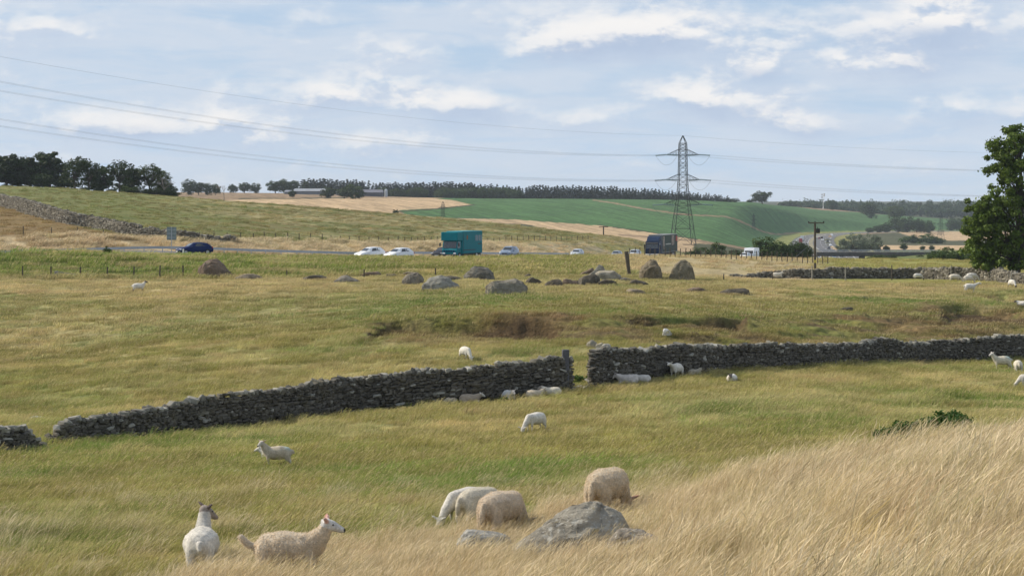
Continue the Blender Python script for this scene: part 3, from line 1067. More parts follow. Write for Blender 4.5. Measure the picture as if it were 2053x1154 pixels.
        if prev is not None:
            for j in range(4):
                k2 = (j + 1) % 4
                mb.f.append((prev + j, prev + k2, b + k2, b + j))
        prev = b
    mb.build('rubble_core', M_CORE, root)
    return root, at, L


WALLS = {}


def build_walls():
    WALLS['mid'] = dry_wall('dry_stone_wall', 'grey dry stone wall climbing from the gap beside the small tumbled piece to the gateway post',
             [(92, 893, 880), (108, 892, 862), (135, 889, 842), (190, 884, 833), (300, 872, 817), (400, 866, 798), (450, 860, 790), (520, 852, 782), (600, 842, 772), (690, 830, 758),
              (760, 824, 752), (800, 820, 746), (850, 815, 738), (905, 811, 742), (930, 808, 738), (990, 800, 728), (1060, 792, 722), (1125, 784, 714), (1140, 781, 716)],
             .25, .115, 300, dminmax=(60, 115))
    WALLS['stub'] = dry_wall('dry_stone_wall', 'short tumbled end of dry stone wall at the edge of the pasture left of the collapsed gap',
             [(-120, 912, 852), (-40, 910, 852), (0, 908, 852), (40, 905, 853), (58, 902, 866), (75, 900, 880), (86, 898, 893)], .25, .115, 200, dminmax=(60, 100), ragged=.14)
    WALLS['right'] = dry_wall('dry_stone_wall', 'long dark dry stone wall running from the gateway past the resting sheep to the big tree side',
             [(1183, 778, 716), (1190, 777, 704), (1215, 772, 698), (1290, 762, 697), (1345, 755, 689), (1400, 748, 693), (1453, 740, 691), (1500, 739, 689), (1600, 735, 690), (1700, 731, 688),
              (1778, 728, 677), (1812, 727, 687), (1864, 725, 684), (1930, 724, 679), (1990, 722, 674), (2053, 720, 672), (2150, 717, 670)],
             .25, .115, 300, dminmax=(80, 140))
    WALLS['hill'] = dry_wall('dry_stone_wall', 'long sunlit-toned dry stone wall coming down the hillside to the verge of the motorway',
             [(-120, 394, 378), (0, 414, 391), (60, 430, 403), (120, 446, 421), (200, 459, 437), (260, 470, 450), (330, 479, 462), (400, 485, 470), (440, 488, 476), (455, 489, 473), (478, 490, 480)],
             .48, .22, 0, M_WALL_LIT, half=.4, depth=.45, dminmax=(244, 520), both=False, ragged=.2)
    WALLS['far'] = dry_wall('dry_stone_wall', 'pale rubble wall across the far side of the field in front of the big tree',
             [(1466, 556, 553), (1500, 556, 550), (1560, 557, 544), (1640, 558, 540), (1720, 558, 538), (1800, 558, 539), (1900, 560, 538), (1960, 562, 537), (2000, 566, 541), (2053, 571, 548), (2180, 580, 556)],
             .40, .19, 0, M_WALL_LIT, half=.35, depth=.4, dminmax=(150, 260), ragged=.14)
    # gateway: the post at the end of the middle wall, the far sill of stones across the gap
    g = G(1131, 783, 80, 115)
    mb = MB(); mb.rbox(-.17, .17, -.12, .12, -.1, 2.0, .03)
    o = mb.build('gate_post', mat_simple('dark_slate', (.10, .10, .11), .85, .3, 5, bump=.4), None, loc=g + Vector((.05, -.1, 0)), rot=(0, .01, .1))
    tag(o, 'thick dark stone gatepost at the end of the wall beside the gateway', 'gatepost')
    # timber struts leaning on the wall
    for (px, py0, py1, dx, lab) in ((575, 838, 782, -14, 'grey weathered timber rail leaning against the middle of the wall'),
                                    (703, 795, 762, -14, 'short grey timber leaning on the wall above the young nettles')):
        a = G(px, py0 + 4, 60, 115); a.y -= .45
        top = P(px + dx, py1, a.y + .25)
        base = P(px, py0, a.y)
        mb = MB(); d = top - base
        mb.tube((0, 0, 0), d, .06, .05, 5)
        tag(mb.build('timber_rail', mat_simple('grey_timber', (.22, .21, .19), .9, .3), None, loc=base), lab, 'timber rail')


# ------------------------------------------------------------------ boulders
def boulder_material(lich=1.0):
    m = bpy.data.materials.new('granite')
    m.use_nodes = True
    t = NT(m.node_tree)
    b = t.n['Principled BSDF']
    at = t.node('ShaderNodeObjectInfo')
    pos = t.node('ShaderNodeNewGeometry').outputs['Position']
    n1 = t.noise(pos, 1.6, 6, .65); n2 = t.noise(pos, 9, 6, .7); n3 = t.noise(pos, 22, 3, .6); n4 = t.noise(pos, 4.3, 5, .7, .4)
    base = at.outputs['Color']
    k = t.ramp(n1, .3, .7, .62, 1.3)
    cv = t.node('ShaderNodeCombineXYZ')
    for i in range(3): t.set(cv.inputs[i], k)
    col = t.mix(1.0, base, cv.outputs[0], 'MULTIPLY')
    col = t.mix(t.ramp(n2, .54, .66, 0, .6), col, (.055, .05, .045))
    col = t.mix(t.ramp(n4, .56, .63, 0, .75 * lich), col, (.40, .395, .36))
    col = t.mix(t.ramp(n3, .60, .66, 0, .7 * lich), col, (.50, .49, .44))
    col = t.mix(t.ramp(t.noise(pos, 3.1, 4, .6, .2), .64, .70, 0, .55), col, (.27, .22, .08))
    t.set(b.inputs['Base Color'], col)
    b.inputs['Roughness'].default_value = .93
    b.inputs['Specular IOR Level'].default_value = .15
    bp = t.node('ShaderNodeBump'); bp.inputs['Strength'].default_value = .9; bp.inputs['Distance'].default_value = .06
    t.set(bp.inputs['Height'], t.math('ADD', n2, t.math('MULTIPLY', n3, .35))); t.set(b.inputs['Normal'], bp.outputs[0])
    return m


M_ROCK = boulder_material()
M_ROCK_DULL = boulder_material(.28)


def n3d(V, s, seed):
    return (vnoise(V[:, 0] * s + 31, V[:, 1] * s - 7, seed) + vnoise(V[:, 1] * s + 3, V[:, 2] * s + 11, seed + 5) + vnoise(V[:, 2] * s - 13, V[:, 0] * s + 5, seed + 9)) / 3


def boulder(seed, sub, profile, depth_ratio=.7, cuts=7, rough=.10):
    """profile: height as a share across the width (left to right), unit box -0.5..0.5 x, 0..1 z"""
    bm = bmesh.new()
    bmesh.ops.create_icosphere(bm, subdivisions=sub, radius=1.0)
    V = np.array([v.co[:] for v in bm.verts]); T = np.array([[v.index for v in f.verts] for f in bm.faces])
    bm.free()
    rng = np.random.default_rng(seed)
    for _ in range(cuts):
        nrm = rng.normal(size=3); nrm[2] = abs(nrm[2]) * .8
        nrm /= np.linalg.norm(nrm)
        c = rng.uniform(.52, .84)
        over = V @ nrm - c
        V = V - np.where(over > 0, over * .88, 0)[:, None] * nrm
    r = np.abs(V).max(0)
    V = V / r
    V = np.sign(V) * np.abs(V) ** .72
    xs = np.linspace(-1, 1, len(profile))
    top = np.interp(V[:, 0], xs, profile)
    V[:, 2] = np.where(V[:, 2] > 0, np.abs(V[:, 2]) ** .55 * top, V[:, 2] * .35)
    V = V * (1 + rough * ((n3d(V, 2.2, seed) - .5) * 2 + .6 * (n3d(V, 5.5, seed + 40) - .5) * 2 + .35 * (n3d(V, 13, seed + 70) - .5) * 2))[:, None]
    if sub >= 5:                               # cracks and ledges
        for fq, am, sd_ in ((1.7, .045, 3), (3.1, .03, 17)):
            rg = np.abs(2 * n3d(V, fq, seed + sd_) - 1)
            V = V * (1 - am * np.exp(-(rg / .045) ** 2))[:, None]
        led = n3d(V * np.array([1, 1, 3.0]), 1.9, seed + 90)
        V = V * (1 + .05 * (np.floor(led * 6) / 6 + sstep(.6, .9, led * 6 - np.floor(led * 6)) / 6 - .5))[:, None]
    V[:, 0] *= .5; V[:, 1] *= .5 * depth_ratio
    return V, T


def place_boulder(px, base, w, h, tone, label, profile=(.55, .9, 1, .9, .5), sub=4, dr=.75, seed=None, cuts=7, rough=.10, dmin=20, dmax=240, tilt=0.0, name='boulder', cat='boulder', sink=.04, group=None):
    g = G(px, base, dmin, dmax)
    s = g.y / F
    seed = seed if seed is not None else int(px * 3 + base)
    V, T = boulder(seed, sub, profile, dr, cuts, rough)
    W, Hh = w * s * 1.06, h * s * ((1.12 if h > 26 else 1.3) if base < 600 else 1.0)
    V = V * np.array([W, W, Hh])
    if tilt:
        c, sn = math.cos(tilt), math.sin(tilt)
        V = np.column_stack([V[:, 0] * c + V[:, 2] * sn, V[:, 1], -V[:, 0] * sn + V[:, 2] * c])
    me = np_mesh(name, V, T, M_ROCK if base > 1000 or tone[0] > .35 else M_ROCK_DULL, False)
    o = link(name, me, None, (g.x, g.y + W * dr * .35, g.z - sink * Hh - .02))
    o.color = (*tone, 1.0)
    tag(o, label, cat, group)
    return o, g, W


GREY = (.19, .17, .135); BRN = (.17, .125, .09); DARK = (.095, .082, .062); PALE = (.36, .34, .29); TANR = (.25, .205, .145)
KEEP_CLEAR = []
_gb = G(1150, 1100, 20, 40)
KEEP_CLEAR.append((_gb.x, _gb.y - .4, 1.1))
_gb = G(968, 1112, 20, 40)
KEEP_CLEAR.append((_gb.x, _gb.y, .35))
for _px in (1775, 1805, 1835, 1865, 1895, 1925):
    for _dd in (33.6, 35.0, 36.4):
        KEEP_CLEAR.append(((_px - CX) * _dd / F, _dd, .8))


def build_boulders():
    B = place_boulder
    # the cluster in front
    B(1150, 1122, 270, 114, (.28, .26, .215), 'large grey lichen-spotted boulder with a dark broken right side in the tall dry grass', (.40, .55, .75, 1.0, 1.0, .8, .45), 6, .62, 11, 9, .075, 20, 40)
    B(972, 1124, 140, 62, (.31, .30, .27), 'low grey rounded boulder with green grass growing against its foot', (.75, 1, .95, .85, .5), 5, .7, 12, 8, .10, 20, 40)
    B(1284, 1122, 165, 68, (.25, .22, .18), 'low brownish boulder half hidden by grass beside the big peaked one', (.5, .95, 1, .8, .4), 5, .7, 13, 8, .09, 20, 40)
    # the stone circle
    rows = [
        (432, 558, 78, 41, BRN, 'brown wedge-shaped standing boulder below the verge, its top peaked at the left', (.85, 1.1, 1, .55, .12), 5, .7, 0),
        (498, 561, 66, 12, TANR, 'low pale slab at the foot of the brown wedge-shaped boulder', (.4, .7, 1, .8, .3), 4, .7, 0),
        (629, 561, 50, 10, DARK, 'low dark flat rock standing alone in the dry grass', (.4, .8, 1, .9, .6), 4, .7, 0),
        (694, 567, 54, 14, GREY, 'low humped grey rock with grass running over its right end', (.4, .9, 1, .6, .25), 4, .7, 0),
        (745, 553, 42, 8, BRN, 'thin brown slab at the edge of the green verge grass', (.5, .9, .8, 1, .5), 4, .6, 0),
        (783, 555, 30, 6, DARK, 'tiny dark rock between the thin brown slab and the pale one', (.6, 1, .7, .9, .4), 3, .7, 0),
        (826, 552, 40, 7, TANR, 'thin pale slab behind the smooth grey boulder', (.6, 1, .8, .9, .5), 4, .7, 0),
        (827, 571, 41, 23, GREY, 'smooth grey boulder touching the coarse speckled one', (.55, .9, 1, .95, .7), 5, .8, 0),
        (884, 580, 78, 24, (.235, .23, .20), 'coarse speckled grey boulder sloping down to the right', (.5, .9, 1, .8, .35), 5, .7, 0),
        (903, 562, 58, 8, DARK, 'long dark low slab behind the coarse speckled boulder', (.6, .9, 1, .7, .3), 4, .6, 0),
        (923, 550, 20, 8, DARK, 'small dark rock in the verge behind the dark domed boulder', (.5, 1, .8), 3, .8, 0),
        (963, 561, 62, 23, (.145, .135, .11), 'dark domed boulder with a flat olive top', (.8, 1, 1, .9, .45), 5, .8, 0),
        (1012, 590, 90, 29, (.215, .195, .155), 'broad pale flat-topped boulder nearest of the stone circle', (.85, 1, .95, 1, .8), 5, .65, 0),
        (1071, 570, 36, 13, DARK, 'small dark rock right behind the broad pale flat-topped boulder', (.5, 1, .8, .6), 4, .8, 0),
        (1060, 556, 18, 7, DARK, 'very small dark stone in the grass above the broad pale boulder', (.5, 1, .6), 3, .8, 0),
        (1112, 574, 40, 12, DARK, 'low dark rock at the near edge of the rock pile', (.6, .9, 1, .7), 4, .7, 0),
        (1142, 571, 36, 12, BRN, 'low brown rock in the middle of the rock pile', (.7, 1, .8, .9), 4, .7, 0),
        (1181, 571, 50, 18, DARK, 'dark rounded rock in front of the two leaning slabs', (.5, .8, 1, .8), 4, .7, 0),
        (1177, 552, 30, 16, BRN, 'brown slab leaning to the right behind the pale leaning slab', (.15, .5, .9, 1), 4, .5, .2),
        (1194, 556, 34, 27, (.27, .25, .205), 'pale pointed slab leaning to the right out of the rock pile', (.12, .5, .95, 1, .7), 4, .45, .25),
        (1207, 547, 14, 8, BRN, 'small knobby stone at the foot of the pale pointed slab', (.7, 1, .7), 3, .8, 0),
        (1217, 562, 58, 18, (.30, .27, .21), 'pale flat slab lying on top of the rock pile', (.7, .9, 1, .9, .6), 4, .7, 0),
        (1219, 573, 40, 13, DARK, 'dark rock wedged under the pale flat slab', (.6, 1, .9, .5), 4, .7, 0),
        (1252, 563, 28, 7, GREY, 'small flat grey stone at the right end of the rock pile', (.6, 1, .6), 3, .7, 0),
        (1282, 571, 42, 9, DARK, 'thin dark slab on the grass in front of the pointed boulder', (.9, 1, .7, .4), 4, .7, 0),
        (1306, 559, 58, 37, (.165, .135, .09), 'tall pointed boulder beside the dark leaning fence post', (.35, .85, 1, .85, .45), 5, .8, 0),
        (1370, 561, 56, 37, (.18, .155, .105), 'tall block-shaped boulder with a flat top', (.75, .97, 1, 1, .85), 5, .85, 0),
        (1273, 588, 46, 8, TANR, 'pale low slab nearest the camera below the rock pile', (.6, 1, .8, .6), 4, .7, 0),
        (1396, 586, 42, 9, BRN, 'brown low rock below the block-shaped boulder', (.4, .9, 1, .5), 4, .7, 0),
        (1477, 591, 64, 13, DARK, 'long dark rock alone in the field before the far wall', (.5, .8, .9, 1, .8), 4, .6, 0),
        (1732, 599, 18, 5, DARK, 'tiny dark stone far out in the open field', (.6, 1, .6), 3, .7, 0),
        (1700, 622, 30, 7, DARK, 'flat dark stone at the top of the eroded bank', (.8, 1, .9), 3, .7, 0),
        (1339, 674, 22, 17, (.60, .60, .61), 'white tilted stone on the brown bank above the wall', (1, .9, .6, .3), 3, .6, .15),
        (1186, 696, 22, 17, (.26, .24, .19), 'rough grey boulder behind the gateway end of the long wall', (.6, 1, .8), 4, .8, 0),
        (1203, 697, 22, 12, (.30, .27, .2), 'jagged light stone just behind the end of the long wall', (.6, .9, 1, .5), 4, .8, 0),
        (75, 840, 40, 8, (.42, .42, .40), 'flat pale stone in the grass behind the collapsed gap of the wall', (.7, 1, .8, .4), 4, .6, 0),
        (474, 948, 26, 8, (.45, .47, .47), 'small pale stone in the pasture near the lamb looking out', (.6, 1, .6), 4, .8, 0),
    ]
    for (px, base, w, h, tone, lab, prof, sub, dr, tilt) in rows:
        B(px, base, w, h, tone, lab, prof, sub, dr, None, 10, .12, 55 if base > 600 else 140, 205 if base < 600 else 170, tilt)
    # rubble at the gateway
    for k, (px, base, w, h, lab) in enumerate(((1163, 777, 22, 7, 'pale sill stone lying in the grass of the gateway'), (1178, 778, 20, 8, 'light stone fallen at the foot of the long wall'),
                                               (1238, 771, 20, 6, 'flat light stone at the foot of the wall next to the lying sheep'), (1215, 700, 18, 9, 'rounded grey stone on the end of the long wall top'))):
        if k == 3:
            o, g, W = B(px, 772, w, h, PALE, lab, (.7, 1, .9), 3, .9, None, 5, .1, 85, 110)
            o.location.z += 76 * g.y / F
            continue
        B(px, base, w, h, PALE, lab, (.6, 1, .8), 3, .7, None, 5, .1, 85, 110)


build_walls()
build_boulders()
build_grass()

# ------------------------------------------------------------------ sheep
def wool_material():
    m = bpy.data.materials.new('fleece')
    m.use_nodes = True
    t = NT(m.node_tree)
    b = t.n['Principled BSDF']
    at = t.node('ShaderNodeAttribute', attribute_name='coat')
    tc = t.node('ShaderNodeTexCoord').outputs['Object']
    n = t.noise(tc, 28, 6, .7); n2 = t.noise(tc, 5, 5, .6)
    k = t.math('MULTIPLY', t.ramp(n, .3, .7, .68, 1.12), t.ramp(n2, .3, .7, .80, 1.05))
    cv = t.node('ShaderNodeCombineXYZ')
    for i in range(3): t.set(cv.inputs[i], k)
    t.set(b.inputs['Base Color'], t.mix(1.0, at.outputs['Color'], cv.outputs[0], 'MULTIPLY'))
    b.inputs['Roughness'].default_value = .95
    b.inputs['Specular IOR Level'].default_value = .08
    b.inputs['Sheen Weight'].default_value = .15
    bp = t.node('ShaderNodeBump'); bp.inputs['Strength'].default_value = 1.0; bp.inputs['Distance'].default_value = .02
    t.set(bp.inputs['Height'], t.noise(tc, 55, 4, .7)); t.set(b.inputs['Normal'], bp.outputs[0])
    return m


M_WOOL = wool_material()
M_EYE = mat_simple('sheep_eye', (.012, .010, .008), .15, spec=.6)
_ico = {}


def ico(sub):
    if sub not in _ico:
        bm = bmesh.new(); bmesh.ops.create_icosphere(bm, subdivisions=sub, radius=1.0)
        _ico[sub] = (np.array([v.co[:] for v in bm.verts]), np.array([[v.index for v in f.verts] for f in bm.faces])); bm.free()
    return _ico[sub]


def r3(r):
    return np.array(r if hasattr(r, '__len__') else (r, r, r), float)


def union_body(chains, voxel, smooth=9, sub=2):
    """one continuous skin round chains of ellipsoids; returns vertices, quads/tris mesh and the colour key nearest to each vertex"""
    VV, TT, b = [], [], 0
    balls = []
    for key, ch in chains:
        for (p0, a0), (p1, a1) in zip(ch[:-1], ch[1:]):
            p0, p1 = np.array(p0, float), np.array(p1, float); a0, a1 = r3(a0), r3(a1)
            n = max(2, int(np.linalg.norm(p1 - p0) / (.28 * min(a0.min(), a1.min()))) + 1)
            for k in range(n + 1):
                f = k / n
                balls.append((key, p0 * (1 - f) + p1 * f, a0 * (1 - f) + a1 * f))
    V0, T0 = ico(sub)
    for key, p, a in balls:
        VV.append(V0 * a + p); TT.append(T0 + b); b += len(V0)
    me = np_mesh('tmp', np.concatenate(VV), np.concatenate(TT), None)
    o = link('tmp', me)
    md = o.modifiers.new('r', 'REMESH'); md.mode = 'VOXEL'; md.voxel_size = voxel
    sm = o.modifiers.new('s', 'SMOOTH'); sm.factor = .5; sm.iterations = smooth
    out = apply_mods(o)
    bpy.data.objects.remove(o); bpy.data.meshes.remove(me)
    n = len(out.vertices)
    V = np.empty(n * 3, np.float32); out.vertices.foreach_get('co', V); V = V.reshape(-1, 3)
    best = np.full(n, 1e9); who = np.zeros(n, int); keys = []
    for key, p, a in balls:
        if key not in keys: keys.append(key)
        dd = (np.linalg.norm((V - p) / a, axis=1) - 1) * a.mean()
        w = dd < best
        best[w] = dd[w]; who[w] = keys.index(key)
    return out, V, np.array(keys, object)[who]


def sheep_mesh(pose='stand', yaw=0.0, pitch=.30, coat=(.62, .55, .43), face=None, ear=None, legs=None, voxel=.03, tail='long', fat=1.0, bare=False, mark=None, wool_amp=.006, step=0.0, dirty=.25, seed=1):
    face = face or coat; legs = legs or face; ear = ear or face
    dz = -.30 if pose == 'lie' else 0.0
    f = fat
    ch = [('wool', [((-.43, 0, .55 + dz), (.10 * f, .13 * f, .13)), ((-.32, 0, .57 + dz), (.17 * f, .20 * f, .205)), ((-.10, 0, .555 + dz), (.23 * f, .265 * f, .255)), ((.14, 0, .55 + dz), (.21 * f, .245 * f, .235)), ((.32, 0, .575 + dz), (.15, .17 * f, .195))])]
    if pose == 'lie':
        ch[0][1][2] = ((-.10, 0, .25), (.24, .30 * f, .24)); ch[0][1][3] = ((.12, 0, .24), (.24, .27 * f, .225))
    if pose == 'graze':
        neck = [((.36, 0, .58), (.16, .14, .18)), ((.56, 0, .40), .105), ((.68, 0, .24), .078)]; hb = (.70, 0, .20); pitch = 1.0
    elif pose == 'stretch':
        neck = [((.36, 0, .62), (.15, .13, .15)), ((.58, 0, .74), .10), ((.74, 0, .80), .075)]; hb = (.77, 0, .81); pitch = .1
    elif pose == 'liegraze':
        neck = [((.34, 0, .28), .15), ((.5, .1, .22), .1)]; hb = (.55, .14, .16)
    else:
        cy, sy = math.cos(yaw) , math.sin(yaw)
        if pose == 'lie': neck = [((.33, 0, .33), (.16, .16, .17)), ((.45, .05 * sy, .38), (.125, .12, .125)), ((.51, .09 * sy, .43), .095)]; hb = (.53, .10 * sy, .45)
        else: neck = [((.33, 0, .62), (.17, .155, .19)), ((.45, .02 * sy, .76), (.125, .115, .13)), ((.51, .04 * sy, .86), (.090, .090, .095))]; hb = (.53, .045 * sy, .905)
        if bare and pose == 'stand': neck = [((.33, 0, .64), (.16, .145, .18)), ((.44, .02 * sy, .80), (.11, .105, .12)), ((.48, .03 * sy, .91), (.088, .088, .095))]; hb = (.50, .035 * sy, .96)
    ch.append(('neck' if bare else 'wool', neck))
    cy, sy, cp, sp = math.cos(yaw), math.sin(yaw), math.cos(pitch), math.sin(pitch)
    fw = np.array([cy * cp, sy * cp, -sp]); sd = np.array([-sy, cy, 0.0]); up = np.cross(fw, sd)
    hb = np.array(hb)
    def hp(a, b, c): return tuple(hb + fw * a + sd * b + up * c)
    ch.append(('face', [(hp(-.01, 0, 0), .090), (hp(.07, 0, .0), .078), (hp(.15, 0, -.015), .058), (hp(.215, 0, -.025), .046)]))
    ch.append(('nose', [(hp(.24, 0, -.02), .034), (hp(.25, 0, -.03), .028)]))
    for s in (-1, 1):
        ch.append(('ear', [(hp(-.01, .065 * s, .055), .028), (hp(-.03, .13 * s, .085), (.030, .022, .034)), (hp(-.045, .19 * s, .105), .016)]))
    if pose in ('lie', 'liegraze'):
        for s in (-1, 1):
            ch.append(('leg', [((.30, .12 * s, .14), .07), ((.50, .12 * s, .06), .038), ((.36, .14 * s, .035), .03)]))
            ch.append(('wool', [((-.34, .15 * s, .20), (.15, .10, .15)), ((-.22, .21 * s, .12), .09)]))
            ch.append(('leg', [((-.22, .24 * s, .07), .045), ((-.02, .25 * s, .04), .03)]))
    else:
        for s in (-1, 1):
            o = step * s
            ch.append(('wool', [((.30, .105 * s, .50), (.10, .075, .14)), ((.31 + o * .3, .11 * s, .34), .055)]))
            ch.append(('leg', [((.31 + o * .3, .11 * s, .33), .040), ((.30 + o * .7, .11 * s, .20), .030), ((.31 + o, .11 * s, .05), .023)]))
            ch.append(('hoof', [((.32 + o, .11 * s, .035), .027), ((.335 + o, .11 * s, .02), .028)]))
            ch.append(('wool', [((-.33, .12 * s, .50), (.15, .10, .17)), ((-.36 - o * .2, .14 * s, .37), (.10, .075, .11)), ((-.40 - o * .3, .14 * s, .30), (.06, .05, .06))]))
            ch.append(('leg', [((-.37 - o * .2, .14 * s, .36), .060), ((-.46 - o * .5, .135 * s, .25), .036), ((-.43 - o * .8, .13 * s, .14), .025), ((-.42 - o, .13 * s, .05), .024)]))
            ch.append(('hoof', [((-.41 - o, .13 * s, .035), .027), ((-.395 - o, .13 * s, .02), .028)]))
    if tail == 'long':
        ch.append(('wool', [((-.52, 0, .62 + dz), .05), ((-.57, 0, .50 + dz), .045), ((-.58, 0, .36 + dz), .035)]))
    elif tail == 'dock':
        ch.append(('wool', [((-.52, 0, .62 + dz), .05), ((-.57, 0, .54 + dz), .04)]))
    elif tail == 'up':
        ch.append(('wool', [((-.52, 0, .58 + dz), .045), ((-.60, 0, .60 + dz), .038), ((-.67, 0, .655 + dz), .042), ((-.71, 0, .70 + dz), .046)]))
    me, V, who = union_body(ch, voxel)
    N = np.empty(len(V) * 3, np.float32); me.vertices.foreach_get('normal', N); N = N.reshape(-1, 3)
    isw = (who == 'wool') | (who == 'neck')
    amp = np.where(isw, 1.0, .15)
    disp = amp * (wool_amp * 2 * (n3d(V, 30, seed) - .5) + wool_amp * 1.6 * (n3d(V, 11, seed + 3) - .5) + .030 * (n3d(V, 4.5, seed + 8) - .5) + .016 * (n3d(V, 9, seed + 12) - .5))
    V2 = V + N * disp[:, None]
    me.vertices.foreach_set('co', V2.astype(np.float32).ravel())
    c = np.zeros((len(V), 4), np.float32); c[:, 3] = 1
    cm = dict(wool=coat, neck=tuple(a * .85 for a in coat), face=face, nose=(.03, .026, .025), ear=ear, leg=legs, hoof=(.05, .045, .04))
    for k, col in cm.items():
        c[who == k, :3] = col
    # soiled wool: belly, britch and lower legs
    soil = np.clip((.42 + dz - V[:, 2]) * 4, 0, 1) * isw * dirty + np.clip((-.47 - V[:, 0]) * 6, 0, 1) * isw * dirty * (V[:, 2] < .5)
    c[:, :3] = c[:, :3] * (1 - soil[:, None]) + np.array([.26, .21, .15]) * soil[:, None]
    if face is not coat and face[0] < .3:     # dark face with a paler muzzle band
        pass
    if mark:
        (mx, my, mz, mr, mc) = mark
        w = np.clip(1.4 - np.linalg.norm(V - np.array([mx, my, mz]), axis=1) / mr, 0, 1) * isw * .6
        c[:, :3] = c[:, :3] * (1 - w[:, None]) + np.array(mc) * w[:, None]
    a = me.attributes.new('coat', 'FLOAT_COLOR', 'POINT'); a.data.foreach_set('color', c.ravel())
    me.polygons.foreach_set('use_smooth', [True] * len(me.polygons))
    me.materials.clear(); me.materials.append(M_WOOL)
    me.name = 'sheep'
    me.update()
    return me, (hb, fw, sd, up)


def eyes(root, fr, r=.013):
    hb, fw, sd, up = fr
    for s in (-1, 1):
        V0, T0 = ico(2)
        p = hb + fw * .085 + sd * .069 * s + up * .028
        link('eye', np_mesh('eye', V0 * r, T0, M_EYE, True), root, tuple(p))


WHITE = (.74, .70, .62); CREAM = (.62, .52, .385); OFFW = (.68, .62, .50); FAWN = (.56, .46, .33)
SHEEP_N = [0]


def lock_material():
    m = bpy.data.materials.new('wool_locks')
    m.use_nodes = True
    t = NT(m.node_tree); t.n.clear()
    out = t.node('ShaderNodeOutputMaterial')
    at = t.node('ShaderNodeAttribute', attribute_name='coat')
    d = t.node('ShaderNodeBsdfDiffuse', ins={0: at.outputs['Color']}); tr = t.node('ShaderNodeBsdfTranslucent', ins={0: at.outputs['Color']})
    mx = t.node('ShaderNodeMixShader', ins={0: .45})
    t.l.new(d.outputs[0], mx.inputs[1]); t.l.new(tr.outputs[0], mx.inputs[2]); t.l.new(mx.outputs[0], out.inputs[0])
    return m


M_LOCK = lock_material()


def fleece(root, me, coat, n, ln, seed):
    """short locks of wool standing out of the skin"""
    rng = np.random.default_rng(seed)
    nv = len(me.vertices)
    V = np.empty(nv * 3, np.float32); me.vertices.foreach_get('co', V); V = V.reshape(-1, 3)
    N = np.empty(nv * 3, np.float32); me.vertices.foreach_get('normal', N); N = N.reshape(-1, 3)
    C = np.empty(nv * 4, np.float32); me.attributes['coat'].data.foreach_get('color', C); C = C.reshape(-1, 4)
    wool = np.where((np.abs(C[:, 0] - coat[0]) < .2) & (V[:, 0] < .50) & (V[:, 2] > .28))[0]
    k = rng.choice(wool, n)
    p = V[k] + rng.normal(0, .006, (n, 3)); nn = N[k]
    d = nn * .55 + rng.normal(0, .30, (n, 3)) + np.array([-.25, 0, -.55]); d /= np.linalg.norm(d, axis=1)[:, None]
    sd = np.cross(d, rng.normal(size=(n, 3))); sd /= np.linalg.norm(sd, axis=1)[:, None]
    L = ln * rng.uniform(.5, 1.3, (n, 1)); W = ln * .28
    T = np.stack([p - sd * W - nn * .002, p + sd * W - nn * .002, p + d * L + nn * .004], 1).reshape(-1, 3)
    col = np.repeat(C[k] * np.concatenate([np.repeat(rng.uniform(1.0, 1.32, (n, 1)), 3, 1), np.ones((n, 1))], 1), 3, 0)
    tag(link('fleece', np_mesh('fleece', T, np.arange(n * 3).reshape(-1, 3), M_LOCK, False, {'coat': ('FLOAT_COLOR', col)}), root), kind='stuff')


def put_sheep(px, py, dr, heading, label, scale=1.0, cat='sheep', group=None, eye=False, dz=-.02, mesh=None, locks=0, lock_len=.028, **kw):
    SHEEP_N[0] += 1
    g = G(px, py, *dr)
    me, fr = mesh if mesh else sheep_mesh(seed=SHEEP_N[0], **kw)
    o = link('sheep', me, None, (g.x, g.y, g.z + dz), (0, 0, math.radians(heading)), scale)
    tag(o, label, cat, group)
    if eye: eyes(o, fr)
    if locks: fleece(o, me, kw['coat'], locks, lock_len, SHEEP_N[0])
    return o


